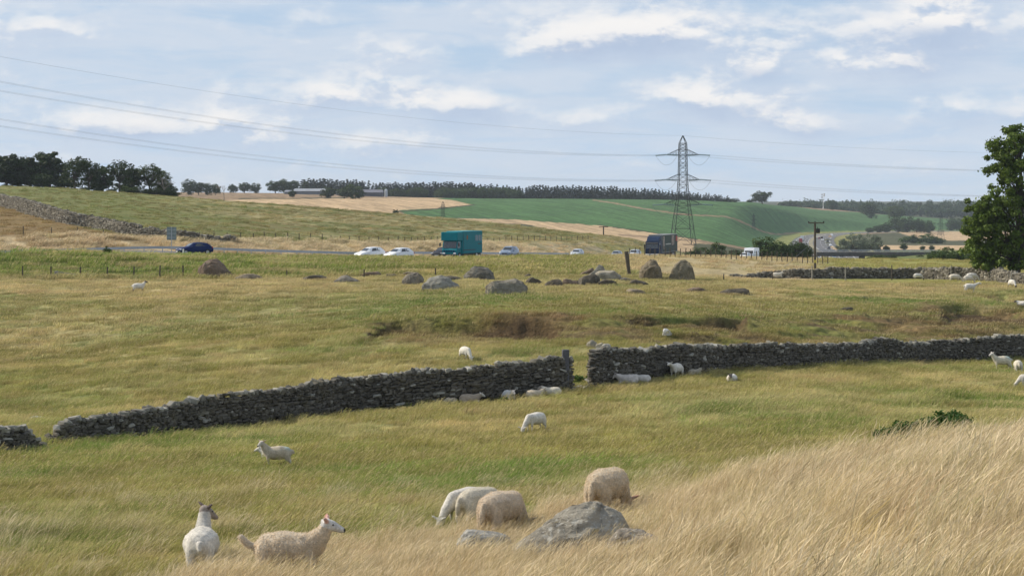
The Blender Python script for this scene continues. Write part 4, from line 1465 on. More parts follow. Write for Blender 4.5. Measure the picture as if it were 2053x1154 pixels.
def build_sheep():
    S = put_sheep
    # in front
    S(404, 1158, (24, 33), 96, 'shorn white ewe seen from behind with a dark mottled head turned to the right', 1.02, eye=True, pose='stand', yaw=-.95, pitch=.45,
      coat=WHITE, face=(.33, .28, .24), ear=(.12, .09, .08), legs=(.45, .40, .33), voxel=.015, tail='dock', fat=1.08, bare=True, wool_amp=.003, dirty=.3, dz=-.03, locks=3000, lock_len=.011)
    S(582, 1172, (24, 33), -8, 'cream woolly lamb with a white face and raised tail standing side-on, looking right', 1.04, eye=True, pose='stand', yaw=.12, pitch=.22,
      coat=(.64, .54, .41), face=(.80, .78, .74), ear=(.72, .45, .38), legs=(.66, .60, .50), voxel=.014, tail='up', fat=.90, wool_amp=.006, dirty=.3, dz=-.05, locks=8000, lock_len=.020)
    S(1218, 1042, (30, 45), 62, 'big cream sheep grazing with its back turned behind the peaked grey boulder', 1.14, pose='graze', yaw=-.2,
      coat=CREAM, face=(.62, .50, .40), ear=(.60, .36, .28), voxel=.016, tail='long', fat=1.10, wool_amp=.005, dz=0, locks=8000, lock_len=.019)
    S(1006, 1078, (28, 42), 58, 'cream sheep grazing rump towards us just left of the peaked grey boulder', 1.06, pose='graze', yaw=-.2,
      coat=(.62, .52, .40), face=(.6, .5, .4), voxel=.016, tail='long', fat=1.08, wool_amp=.005, dz=-.05, locks=8000, lock_len=.019)
    S(934, 1050, (30, 45), 226, 'shorn white sheep grazing head down to the left, partly behind another', 0.92, pose='graze', yaw=.1,
      coat=WHITE, face=(.62, .60, .56), voxel=.018, tail='dock', fat=.95, wool_amp=.003, dz=-.05, dirty=.1)
    S(960, 1056, (30, 45), 48, 'white sheep with a dark soiled tail grazing between a shorn one and a cream one', .98, pose='graze', yaw=0,
      coat=OFFW, face=OFFW, voxel=.018, tail='long', fat=1.0, wool_amp=.004, dz=-.05, dirty=.45, locks=5000, lock_len=.016)
    # pasture
    S(556, 938, (55, 72), 186, 'cream lamb with a faint blue mark on its rump standing side-on and looking at us', .86, eye=True, pose='stand', yaw=.9, pitch=.25,
      coat=(.58, .50, .38), face=(.62, .57, .48), ear=(.5, .36, .28), voxel=.02, tail='dock', fat=.95, mark=(-.36, 0, .76, .16, (.36, .58, .58)))
    S(545, 921, (60, 78), 160, 'white sheep lying down just behind the cream lamb with the blue mark', .8, pose='lie', yaw=.3, coat=WHITE, voxel=.025)
    S(1073, 866, (66, 90), 228, 'white sheep grazing head down alone in the middle of the pasture', .98, pose='graze', yaw=.2, coat=WHITE, face=(.66, .62, .54), voxel=.018, tail='long', fat=1.05, wool_amp=.003)
    # resting in the shade of the wall
    row = [(899, 812, 175, .95, 'cream sheep lying in the wall shade, first in the row from the nettles', CREAM, (.66, .63, .56), .2),
           (942, 808, 8, 1.0, 'grey-fawn sheep lying in the wall shade with a white face raised to the right', (.40, .33, .25), (.70, .66, .6), .3),
           (1020, 800, -70, .98, 'white shorn sheep lying rump towards us halfway along the shaded wall', (.70, .68, .64), (.6, .55, .5), 0.2),
           (1072, 797, 20, .88, 'small cream sheep lying in the shade between the white one and the last one', CREAM, (.45, .38, .3), .5),
           (1106, 792, 178, .92, 'cream sheep lying in the shade closest to the gateway post', OFFW, (.5, .43, .36), -.3)]
    for px, py, hd, sc, lab, co, fc, yw in row:
        S(px, py, (72, 100), hd, lab, sc, group='sheep resting in the shade of the wall', pose='lie', yaw=yw, pitch=.35, coat=co, face=fc, voxel=.026, tail='none', dz=-.04)
    S(1258, 770, (88, 104), 185, 'shorn grey-white sheep lying beside the end of the long wall, head stretched left', 1.08, pose='lie', yaw=.1, pitch=.6, coat=(.60, .55, .50), face=(.55, .50, .46), voxel=.022, tail='none', fat=.95)
    S(1288, 766, (88, 104), 200, 'pale sheep lying curled up behind the shorn grey-white one', .85, pose='lie', yaw=1.2, pitch=.5, coat=(.62, .58, .53), voxel=.026, tail='none')
    S(1356, 758, (88, 106), 238, 'tall shorn white sheep standing by the long wall, neck stretched to the left', 1.0, pose='stretch', yaw=0, coat=WHITE, face=(.7, .66, .58), voxel=.02, tail='dock', fat=.92, wool_amp=.003, bare=True)
    S(1392, 753, (88, 106), 30, 'dull cream sheep lying right against the long wall behind the standing one', .8, pose='lie', yaw=.6, coat=(.42, .37, .28), voxel=.028, tail='none')
    S(1467, 766, (88, 108), 250, 'white sheep with a black and white face lying in front of the long wall', .92, eye=True, pose='lie', yaw=.5, pitch=.3, coat=(.76, .72, .64), face=(.07, .06, .055), ear=(.06, .05, .05), legs=(.3, .28, .25), voxel=.022, tail='none')
    S(2009, 742, (95, 128), 182, 'cream sheep with a blue-green mark on its rump walking left below the long wall', 1.12, pose='stand', yaw=.25, pitch=.3, coat=(.66, .60, .47), face=(.74, .70, .64), voxel=.022, tail='dock', step=.05, mark=(-.34, 0, .76, .2, (.30, .55, .56)), fat=.92)
    S(2041, 749, (95, 128), 84, 'cream sheep with a dirty tail seen from behind next to the marked one', 1.06, pose='graze', yaw=.2, coat=OFFW, voxel=.022, tail='long', dirty=.6)
    S(2063, 778, (80, 110), 170, 'white sheep only just coming into view at the pasture edge on the right', 1.0, pose='graze', yaw=0, coat=WHITE, voxel=.03)
    S(933, 722, (104, 128), -62, 'white sheep grazing on the slope just above the middle wall', 1.0, pose='graze', yaw=0, coat=(.78, .74, .64), voxel=.024, tail='long', wool_amp=.003)
    # the plateau beyond
    S(278, 573, (132, 176), 12, 'white sheep with dark legs walking right in the dry grass near the left fence', 1.08, pose='stand', yaw=.1, pitch=.15, coat=WHITE, face=(.15, .13, .12), ear=(.08, .07, .06), legs=(.14, .12, .10), voxel=.03, tail='dock', dz=.02, step=.06)
    S(1558, 558, (170, 212), 4, 'white sheep lying at the thin left end of the far rubble wall', 1.08, pose='lie', yaw=.4, coat=OFFW, voxel=.035, tail='none', dz=.12)
    S(1840, 563, (180, 225), 15, 'small white sheep with a black head grazing alone below the far rubble wall', .9, pose='graze', yaw=0, coat=WHITE, face=(.06, .05, .05), ear=(.06, .05, .05), voxel=.035, dz=.08)
    S(1914, 567, (165, 215), -5, 'cream sheep grazing to the right under the far wall, left of the overlapping pair', 1.08, pose='graze', yaw=0, coat=OFFW, voxel=.035, dz=.05)
    S(1948, 565, (165, 215), 5, 'white sheep at the back of the overlapping pair under the far wall', 1.1, pose='graze', yaw=0, coat=WHITE, voxel=.035, dz=.08)
    S(1941, 569, (160, 212), 20, 'cream sheep at the front of the overlapping pair under the far wall', 1.05, pose='graze', yaw=0, coat=OFFW, voxel=.035, dz=.02)
    S(1945, 587, (145, 195), 8, 'white sheep striding right through the dry grass below the overlapping pair', 1.12, pose='stretch', yaw=0, coat=WHITE, voxel=.03, dz=0, step=.05, tail='dock')
    S(2029, 577, (145, 200), -75, 'white sheep with a black face grazing towards us beside the far wall', 1.05, pose='graze', yaw=0, coat=WHITE, face=(.05, .045, .04), ear=(.05, .04, .04), voxel=.03)
    S(2050, 603, (130, 180), 160, 'white sheep with a dark face resting in the hollow at the right', 1.0, pose='lie', yaw=.5, coat=WHITE, face=(.1, .09, .08), voxel=.035)


# ------------------------------------------------------------------ trees and bushes
def leaf_material(name, base, transl=.25, var=.35):
    m = bpy.data.materials.new(name)
    m.use_nodes = True
    t = NT(m.node_tree); t.n.clear()
    out = t.node('ShaderNodeOutputMaterial')
    at = t.node('ShaderNodeAttribute', attribute_name='blade')
    oi = t.node('ShaderNodeObjectInfo')
    k = t.ramp(at.outputs['Fac'], 0, 1, 1 - var, 1 + var, False)
    k = t.math('MULTIPLY', k, t.ramp(oi.outputs['Random'], 0, 1, .85, 1.15, False))
    cv = t.node('ShaderNodeCombineXYZ')
    for i in range(3): t.set(cv.inputs[i], k)
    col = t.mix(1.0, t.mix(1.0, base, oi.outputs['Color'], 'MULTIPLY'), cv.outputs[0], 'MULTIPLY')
    d = t.node('ShaderNodeBsdfPrincipled', ins={'Base Color': col, 'Roughness': .6})
    d.inputs['Specular IOR Level'].default_value = .2
    tr = t.node('ShaderNodeBsdfTranslucent', ins={0: col})
    mx = t.node('ShaderNodeMixShader', ins={0: transl})
    t.l.new(d.outputs[0], mx.inputs[1]); t.l.new(tr.outputs[0], mx.inputs[2]); t.l.new(mx.outputs[0], out.inputs[0])
    return m


M_LEAF = leaf_material('leaves', (.060, .085, .022))
M_NEEDLE = leaf_material('needles', (.030, .050, .028), .1)
M_WILLOW = leaf_material('willow_leaves', (.17, .20, .125), .25)
M_BARK = mat_simple('bark', (.075, .062, .048), .95, .35, 3, bump=.6)
M_BARE = mat_simple('bleached_twigs', (.26, .22, .18), .9, .2)


def leaves_at(C, R, n, size, rng, squash=.8, shell=.55):
    """n leaf quads in each of the clumps with centres C and radii R"""
    k = len(C)
    dirs = rng.normal(size=(k, n, 3)); dirs /= np.linalg.norm(dirs, axis=2)[..., None]
    rr = (shell + (1 - shell) * rng.uniform(0, 1, (k, n, 1))) * np.where(rng.uniform(0, 1, (k, n, 1)) < .12, 1.3, 1.0)
    p = C[:, None] + dirs * rr * R[:, None, None] * np.array([1, 1, squash])
    p = p.reshape(-1, 3)
    m = len(p)
    nv = dirs.reshape(-1, 3) * .7 + rng.normal(size=(m, 3)) * .6 + np.array([0, 0, .35])
    nv /= np.linalg.norm(nv, axis=1)[:, None]
    a = np.cross(nv, rng.normal(size=(m, 3))); a /= np.linalg.norm(a, axis=1)[:, None]
    b = np.cross(nv, a)
    s = size * rng.uniform(.55, 1.35, (m, 1))
    a, b = a * s, b * s * .62
    V = np.stack([p - a, p - b, p + a, p + b], 1).reshape(-1, 3)
    Q = np.arange(m * 4).reshape(-1, 4)
    bl = np.repeat(np.clip(rng.normal(.5, .22, m) + .18 * np.repeat(rng.normal(0, 1, k), n), 0, 1), 4)
    return V, Q, bl


def tree_kind(kind, seed, detail=1.0):
    """unit tree (height 1): returns crown mesh, wood mesh"""
    rng = np.random.default_rng(seed); rnd = random.Random(seed)
    mb = MB(); mat = M_LEAF
    if kind == 'conifer':
        C, R = [], []
        w = rnd.uniform(.24, .32)
        for z in np.linspace(.05, .96, 13):
            r = w * (1.02 - z) ** .8
            for a in range(max(2, int(7 * (1.1 - z)))):
                t = rnd.uniform(0, 6.28); q = r * rnd.uniform(.2, 1)
                C.append((q * math.cos(t), q * math.sin(t), z + rnd.uniform(-.03, .03))); R.append(.075 * (1.25 - z))
        V, Q, bl = leaves_at(np.array(C), np.array(R), 14, .040, rng, .6, .2)
        mb.tube((0, 0, 0), (0, 0, .97), .018, .003, 5); mat = M_NEEDLE
    elif kind == 'bare':
        def br(p, d, ln, r, lev):
            q = p + d * ln
            mb.tube(p, q, r, r * .6, 4, False)
            if lev == 0: return
            for _ in range(rnd.choice((2, 3, 3))):
                dd = (d + Vector((rnd.gauss(0, .5), rnd.gauss(0, .5), rnd.gauss(.12, .3)))).normalized()
                br(q if rnd.random() < .6 else p + d * ln * .7, dd, ln * rnd.uniform(.55, .8), r * .6, lev - 1)
        br(Vector((0, 0, 0)), Vector((0, 0, 1)), .27, .020, 5)
        return None, mb.mesh('limbs', M_BARE), None
    else:
        env = {'oak': [((0, 0, .60), (.52, .52, .38)), ((.1, 0, .35), (.4, .4, .22))], 'tall': [((0, 0, .60), (.42, .42, .38)), ((.08, 0, .30), (.48, .48, .27))],
               'loose': [((0, 0, .70), (.42, .42, .28)), ((.1, 0, .32), (.40, .40, .28))], 'bush': [((0, 0, .40), (.62, .55, .48)), ((.35, 0, .3), (.4, .4, .32)), ((-.35, 0, .28), (.4, .4, .30))],
               'willow': [((0, 0, .50), (.42, .40, .48)), ((.3, 0, .36), (.3, .3, .34)), ((-.3, 0, .3), (.26, .3, .28))],
               'round': [((0, 0, .56), (.46, .46, .42)), ((0, 0, .3), (.46, .46, .28))]}[kind]
        nC = {'oak': 70, 'tall': 80, 'loose': 46, 'bush': 70, 'willow': 80, 'round': 64}[kind]
        C, R = [], []
        for i in range(nC):
            c, e = env[i % len(env)] if i % 3 else env[0]
            v = rng.normal(size=3); v /= np.linalg.norm(v); v *= rng.uniform(.35, .92)
            C.append(np.array(c) + v * np.array(e)); R.append(rng.uniform(.07, .15) * (1.15 if kind in ('oak', 'bush', 'round') else .9))
        C, R = np.array(C), np.array(R)
        C[:, 2] = np.clip(C[:, 2], .06, 1 - R * .8)
        size = {'loose': .024, 'willow': .026}.get(kind, .031)
        V, Q, bl = leaves_at(C, R, int((70 if kind != 'loose' else 55) * detail), size, rng, .8)
        if kind == 'willow': mat = M_WILLOW
        lean = rnd.uniform(-.04, .04)
        fork = Vector((lean, 0, .28 if kind not in ('bush', 'willow') else .1))
        mb.tube((0, 0, -.02), fork, .030, .022, 7)
        for i in range(0, len(C), 2):
            c = Vector(C[i]); mid = fork.lerp(c, .5) + Vector((rnd.gauss(0, .02), rnd.gauss(0, .02), .02))
            mb.tube(fork, mid, .013, .008, 4, False); mb.tube(mid, c, .008, .003, 4, False)
    crown = np_mesh('crown', V, Q, mat, False, {'blade': ('FLOAT', bl)})
    return crown, mb.mesh('trunk', M_BARK), mat


KIND = {}


def get_kind(kind, i):
    if (kind, i) not in KIND:
        KIND[(kind, i)] = tree_kind(kind, 100 + i * 17 + len(kind) * 5)
    return KIND[(kind, i)]


def tree(kind, px, base, top, d, label, cat='tree', name=None, wide=1.0, tint=(1, 1, 1), group=None, var=None, onground=True, rz=None):
    crown, wood, _ = get_kind(kind, var if var is not None else random.randrange(3))
    if d is None: d = G(px, base, 1500, 4500).y
    X = (px - CX) * d / F
    z = h1(X, d)
    zb = z if onground else HY_to_z(base, d)
    htop = HY_to_z(top, d)
    hgt = max(htop - zb, 1.0)
    nm = name or {'conifer': 'conifer_tree', 'bush': 'bush', 'bare': 'bare_tree', 'willow': 'willow_bush'}.get(kind, 'broadleaf_tree')
    wide *= 1.18
    o = empty(nm, (X, d, zb - .05), rz if rz is not None else random.uniform(0, 6.28), (hgt * wide, hgt * wide, hgt))
    tag(o, label, cat, group)
    if wood is not None: link('limbs' if kind == 'bare' else 'trunk', wood, o)
    if crown is not None:
        c = link('crown', crown, o); c.color = (*tint, 1)
    return o


def build_trees():
    T = tree
    # the wood on the hilltop at the left
    left = [(-30, 388, 318, 'tall', 1.3), (14, 388, 306, 'tall', 1.25), (60, 389, 310, 'tall', 1.2), (100, 389, 300, 'tall', 1.05), (150, 390, 311, 'loose', 1.1), (178, 390, 316, 'loose', .9),
            (128, 391, 345, 'round', 1.6), (205, 391, 330, 'tall', 1.1), (240, 391, 318, 'loose', 1.0), (262, 392, 334, 'tall', 1.1), (40, 390, 340, 'round', 1.6), (85, 390, 345, 'round', 1.5)]
    labs = ['dense dark tree at the very left end of the hilltop wood', 'broad dark tree second from the left end of the hilltop wood', 'dark tree left of the tallest one in the hilltop wood', 'tallest dark tree of the hilltop wood',
            'airy tree with sky showing through its top in the hilltop wood', 'thin-topped tree beside the airy one in the hilltop wood', 'low round tree in the dark middle of the hilltop wood',
            'dark tree under the power lines in the hilltop wood', 'open-crowned tree in the right half of the hilltop wood', 'tree with a ragged crown near the right end of the hilltop wood',
            'low round tree filling the left of the hilltop wood', 'low round tree below the tallest one of the hilltop wood']
    for i, ((px, b, t, k, w), lab) in enumerate(zip(left, labs)):
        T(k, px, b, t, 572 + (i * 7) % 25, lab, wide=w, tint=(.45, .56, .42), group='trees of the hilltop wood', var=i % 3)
    T('loose', 300, 394, 326, 585, 'sparse tree with few leaves at the right end of the hilltop wood', wide=.95, tint=(.7, .75, .6), var=1)
    T('loose', 322, 394, 340, 590, 'half-bare tree leaning out at the right end of the hilltop wood', wide=.9, tint=(.7, .7, .55), var=2)
    T('bare', 330, 396, 336, 584, 'leafless pale tree at the right end of the hilltop wood', wide=1.0, var=0)
    T('bush', 262, 389, 369, 566, 'wide green bush in front of the hilltop wood', 'bush', wide=2.0, tint=(.85, .95, .7), var=0)
    for i, px in enumerate((-20, 10, 42, 75, 108, 140, 170, 198, 292, 315)):
        T('bush', px, 390, 370 + (i * 5) % 7, 569 + i % 4, 'dark undergrowth bush filling the foot of the hilltop wood', 'bush', wide=1.7, tint=(.45, .55, .42), var=i % 3, group='undergrowth of the hilltop wood')
    T('bush', 225, 388, 374, 568, 'low green bush left of the wide one before the hilltop wood', 'bush', wide=1.7, tint=(.8, .9, .7), var=1)
    T('bush', 345, 397, 375, 590, 'dark bush where the hilltop wood runs out', 'bush', wide=1.5, tint=(.6, .7, .65), var=2)
    T('round', 335, 396, 360, 600, 'small dark tree behind the bush where the hilltop wood runs out', wide=1.1, tint=(.6, .7, .65), var=1)
    T('bare', 449, 403, 352, 545, 'dead bare tree standing alone on the ridge', 'dead tree', wide=.95, var=1)
    # groups on the skyline
    g = 'round trees on the skyline'
    for i, (px, t, w, b, lab) in enumerate(((378, 358, .8, 386, 'skyline tree tallest of the small group right of the hilltop wood'), (398, 363, .9, 386, 'skyline tree in the middle of the small group right of the hilltop wood'),
                                (416, 365, .8, 386, 'narrow skyline tree in the small group'), (432, 368, .8, 387, 'last skyline tree of the small group near the dead tree'),
                                (468, 368, 1.2, 390, 'first rounded tree of the clump right of the dead tree'), (490, 365, 1.2, 390, 'middle rounded tree of the clump right of the dead tree'), (512, 366, 1.0, 390, 'last rounded tree of the clump right of the dead tree'),
                                (552, 361, 1.1, 387, 'large round tree before the grey farm sheds'), (572, 357, 1.0, 387, 'tallest round tree before the grey farm sheds'), (590, 361, .9, 387, 'round tree next to the roof of the pale shed'),
                                (585, 380, 1.1, 396, 'small round hedgerow tree below the pale shed'), (612, 362, .6, 385, 'slim tree behind the pale shed'),
                                (658, 374, 1.3, 396, 'round dark tree between the two sheds at the field edge'), (690, 374, 1.2, 396, 'dark field-edge tree touching the highest one'), (708, 367, 1.2, 396, 'highest dark tree at the edge of the golden field'), (722, 380, 1.0, 396, 'low tree at the right end of the field-edge group'))):
        d = 1420 if b == 396 else (1750 if px > 450 else 1500)
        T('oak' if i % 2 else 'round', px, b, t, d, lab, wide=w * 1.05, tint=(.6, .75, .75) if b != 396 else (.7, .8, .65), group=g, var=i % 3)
    # conifer plantation along the top of the far hill
    n = 0
    top = lambda x: np.interp(x, [600, 640, 700, 740, 760, 840, 900, 1050, 1056, 1200, 1300, 1400, 1460], [360, 360, 362, 364, 367, 367, 365, 376, 372, 374, 380, 387, 394])
    for row in range(2):
        x = 606 + row * 3.5
        while x < 1462:
            gap = (731 < x < 738) or (742 < x < 752) or (1042 < x < 1053)
            if not (gap and random.random() < .8) and n < 285:
                ty = float(top(x)) + random.uniform(-3, 3) + row * 1.5
                d = 1870 + row * 50 + random.uniform(-10, 10)
                T('conifer', x, 398, ty, d, 'dark conifer standing in the long plantation on the skyline', 'conifer', wide=random.uniform(1.3, 1.8), tint=(.45, .58, .6), group='conifers of the plantation on the skyline', var=random.randrange(4))  # bluish tint puts distance haze into the needle colour
                n += 1
            x += random.uniform(4.8, 7.4)
    # broadleaves in front of the plantation
    k = 0
    for (x0, x1, st, ty, d) in ((768, 860, 12, 377, 1800), (880, 1045, 11, 376, 1790)):
        x = x0
        while x < x1:
            T('round', x, 398, ty + random.uniform(-2.5, 4), d + random.uniform(-10, 10), 'rounded broadleaf tree along the foot of the skyline plantation', wide=random.uniform(1.1, 1.5), tint=(.75, .9, .8), group='broadleaf trees in front of the plantation', var=k % 3)
            k += 1; x += st * random.uniform(.8, 1.2)
    T('oak', 1528, 405, 382, 2050, 'lone spreading tree on the skyline right of the pylon', wide=1.35, tint=(.6, .7, .7), var=1)
    T('bush', 1465, 401, 395, 1900, 'dark thicket at the end of the skyline plantation', 'bush', wide=3.0, tint=(.6, .7, .7), var=0)
    T('bush', 1504, 403, 397, 2050, 'dark bush beside the lone spreading tree', 'bush', wide=1.5, tint=(.6, .7, .7), var=1)
    for i, px in enumerate(range(1572, 1650, 13)):
        T('bush', px, 410 + i * 1.6, 404 + i * 1.7, None, 'dark hedgerow bush along the crest above the far green field', 'bush', wide=2.0, tint=(.6, .75, .75), var=i % 3, group='hedgerow bushes on the crest')
    T('round', 1669, 421, 400, None, 'round dark tree on the crest right of the thin mast', wide=1.1, tint=(.65, .8, .8), var=1)
    T('round', 1744, 437, 403, None, 'tall round tree growing on the slope of the far green field', wide=1.05, tint=(.8, .95, .7), var=2)
    T('oak', 1793, 441, 412, None, 'broad pale green tree above the motorway bend', wide=1.25, tint=(1.15, 1.25, .9), var=0)
    for i, (px, b, t, w) in enumerate(((1762, 466, 450, 1.6), (1778, 465, 445, 1.2), (1800, 465, 432, 1.0), (1820, 464, 433, 1.1), (1838, 463, 436, 1.0), (1852, 462, 440, 1.0), (1864, 462, 441, .9), (1745, 466, 455, 1.8))):
        T('round', px, b, t, 2060 + (i % 3) * 15, ['low bush-like tree above the motorway left of the tanker', 'second small tree left of the tanker', 'tall dark tree behind the tanker', 'dark tree right of the tanker', 'dense dark tree in the row above the motorway',
                                       'sixth dark tree of the row above the motorway', 'last dark tree of the row above the motorway', 'lowest tree at the start of the row above the motorway'][i], wide=w, tint=(.7, .9, .75), var=i % 3, group='trees beside the far motorway')
    T('round', 1909, 452, 437, 2300, 'round tree in the meadow beyond the faint far pylon', wide=1.2, tint=(.7, .9, .85), var=0)
    T('round', 1925, 452, 436, 2320, 'tree beside the round meadow tree, near the big tree crown', wide=1.0, tint=(.7, .9, .85), var=1)
    T('bush', 1845, 480, 463, 1500, 'wide green bush on the bank below the motorway bend', 'bush', wide=2.2, tint=(1.0, 1.2, .8), var=2)
    T('bush', 1875, 480, 470, 1500, 'lower green bush joined to the wide one on the bank', 'bush', wide=2.0, tint=(1.0, 1.2, .8), var=1)
    # willows by the motorway
    for i, (px, b, t, w) in enumerate(((1690, 504, 470, 1.0), (1712, 503, 460, .9), (1735, 504, 466, .9), (1755, 503, 462, .8), (1722, 506, 480, 1.3))):
        T('willow', px, b, t, 1060 + i * 12, ['grey-green willow bush leftmost beside the motorway', 'tallest grey-green willow bush beside the motorway', 'grey-green willow in the middle of the clump', 'grey-green willow at the right of the clump',
                                        'low grey-green willow in front of the clump'][i], 'willow', wide=w, var=i % 3, group='willows beside the motorway')
    for i, (px, b, t, d) in enumerate(((1812, 500, 487, 1150), (1778, 502, 491, 1100), (1850, 500, 492, 1150), (1868, 500, 491, 1150))):
        T('round', px, b, t, d, ['small round tree in the stubble beyond the bridge', 'low dark bush just above the bridge parapet', 'low hedge bush above the right part of the bridge', 'hedge bush next to the right end of the bridge'][i], wide=1.3, tint=(.7, .85, .7), var=i % 3)
    # nearer bushes along the fence
    for i, (px, b, t, d, w, lab) in enumerate(((1534, 524, 473, 470, .9, 'dark green bush tree right behind the caravan'), (1562, 524, 482, 480, .9, 'dark bush between the two taller ones behind the fence'), (1594, 524, 481, 490, 1.0, 'rounded dark bush tree behind the white car'),
                                (1615, 526, 492, 500, .9, 'low dark bush beside the utility pole'), (1584, 526, 500, 500, 1.5, 'wide low thicket under the dark bush trees'),
                                (1440, 508, 482, 620, .6, 'small upright bush left of the caravan beyond the fence'), (1412, 506, 488, 600, 1.3, 'low bush beside the foot of the big pylon'), (1470, 510, 496, 600, 1.8, 'low hedge bush between the small bush and the caravan'), (1490, 510, 496, 605, 1.6, 'second low hedge bush next to the caravan'),
                                (1760, 524, 507, 800, 1.6, 'dark thicket under the middle of the bridge'), (1785, 524, 508, 800, 1.5, 'dark thicket beside the bridge pier'), (1845, 526, 510, 800, 1.7, 'green thicket under the right end of the bridge'), (1868, 526, 508, 800, 1.5, 'green thicket at the bridge abutment'),
                                (1905, 527, 489, 420, 1.15, 'broad leafy bush left of the big tree'), (1880, 527, 497, 430, 1.2, 'leafy bush at the left flank of the broad one'), (1932, 527, 500, 430, 1.2, 'leafy bush reaching under the big tree'))):
        T('bush' if w > 1.05 else 'round', px, b, t, d, lab, 'bush', 'bush', wide=w * 1.3, tint=(.85, 1.0, .75), var=i % 3)
    T('bush', 215, 505, 488, 214, 'small dark shrub on the green verge at the left', 'shrub', 'bush', wide=.6, tint=(.8, 1.0, .6), var=1)
    T('bush', 793, 425, 417, 1000, 'tiny dark bush at the corner of the golden field', 'bush', wide=.9, tint=(.7, .8, .7), var=0)
    T('bush', 1209, 476, 470, 700, 'small bush at the foot of the distant pole', 'bush', wide=2.2, tint=(.8, .9, .6), var=0)
    # wood far away on the right
    rng = np.random.default_rng(5)
    xs, C, R = 1565, [], []
    for r, (d, t0) in enumerate(((2950, 420), (3150, 411), (3400, 403))):
        x = 1572 + r * 4
        while x < 2480:
            t = t0 + rng.normal(0, 1.6) + np.interp(x, [1560, 1640, 1900, 2480], [5, 0, 0, -6])
            X = (x - CX) * d / F; z0 = h1(X, d); z1 = HY_to_z(t, d); hh = max(z1 - z0, 4)
            for _ in range(5):
                C.append((X + rng.normal(0, 4), d + rng.normal(0, 5), z0 + hh * rng.uniform(.3, .9))); R.append(rng.uniform(4, 7.5))
            x += rng.uniform(7, 13)
    V, Q, bl = leaves_at(np.array(C), np.array(R), 60, 1.6, rng, .9)
    o = link('distant_wood', np_mesh('distant_wood', V, Q, M_LEAF, False, {'blade': ('FLOAT', bl)}))
    o.color = (.55, .75, .85, 1)  # haze of the distance painted into the leaves as blue
    tag(o, 'blue hazy wood covering the hill behind the motorway on the right', 'wood', kind='stuff')


def build_big_tree():
    d = 212.0
    s = d / F
    root = empty('big_tree', tuple(P(2035, 548, d)))
    root.location.z = h1(root.location.x, d)
    tag(root, 'big dark green broadleaf tree at the right edge, hanging over the far rubble wall', 'tree')
    ox, oy, oz = root.location
    rng = np.random.default_rng(11)
    blobs = [(2030, 292, 46, 40, 24), (2060, 320, 60, 60, 40), (2010, 335, 34, 36, 18), (2050, 390, 70, 50, 40), (1990, 405, 40, 30, 16), (1975, 435, 48, 42, 34), (2030, 450, 70, 50, 46), (1950, 465, 26, 40, 16), (1965, 500, 42, 30, 24),
             (2010, 510, 60, 34, 34), (2070, 500, 60, 50, 30), (2110, 440, 70, 70, 44), (2150, 380, 70, 90, 40), (2110, 310, 60, 60, 30), (2180, 480, 60, 60, 26), (1948, 420, 22, 20, 7), (2040, 262, 26, 16, 8), (1995, 300, 22, 26, 10), (1985, 470, 50, 50, 30), (1975, 528, 40, 16, 16), (2040, 530, 60, 22, 24), (2020, 410, 50, 40, 26), (2050, 350, 60, 50, 30)]
    C, R = [], []
    for (cx, cy, rx, ry, k) in blobs:
        for _ in range(k):
            v = rng.normal(size=3); v /= np.linalg.norm(v); v *= rng.uniform(.3, 1.0)
            C.append(((cx + v[0] * rx - CX) * s - ox, d + v[1] * rx * s * 1.1 - oy, (HY - cy + v[2] * ry) * s - oz)); R.append(rng.uniform(.35, .80))
    C, R = np.array(C), np.array(R)
    V, Q, bl = leaves_at(C, R, 90, .165, rng, .75, .35)
    c = link('crown', np_mesh('crown', V, Q, M_LEAF, False, {'blade': ('FLOAT', bl)}), root)
    c.color = (1.7, 1.8, .95, 1)
    mb = MB()
    tp = [Vector((0, 0, -.1)), Vector((.2, 0, 2.2)), Vector((.5, .1, 5.0)), Vector((.7, 0, 8.5)), Vector((.6, .1, 12.0)), Vector((.4, 0, 14.5))]
    rr = [.55, .45, .36, .26, .15, .05]
    for i in range(5): mb.tube(tp[i], tp[i + 1], rr[i], rr[i + 1], 10, False)
    mb.build('trunk', M_BARK, root, smooth=True)
    mb = MB()
    for i in range(0, len(C), 4):
        c_ = Vector(C[i]); k = min(4, max(1, int((c_.z - 1.5) / 3)))
        a = tp[k]; mid = a.lerp(c_, .5) + Vector((0, 0, .4))
        mb.tube(a, mid, .10, .05, 5, False); mb.tube(mid, c_, .05, .015, 4, False)
    mb.build('limbs', M_BARK, root)


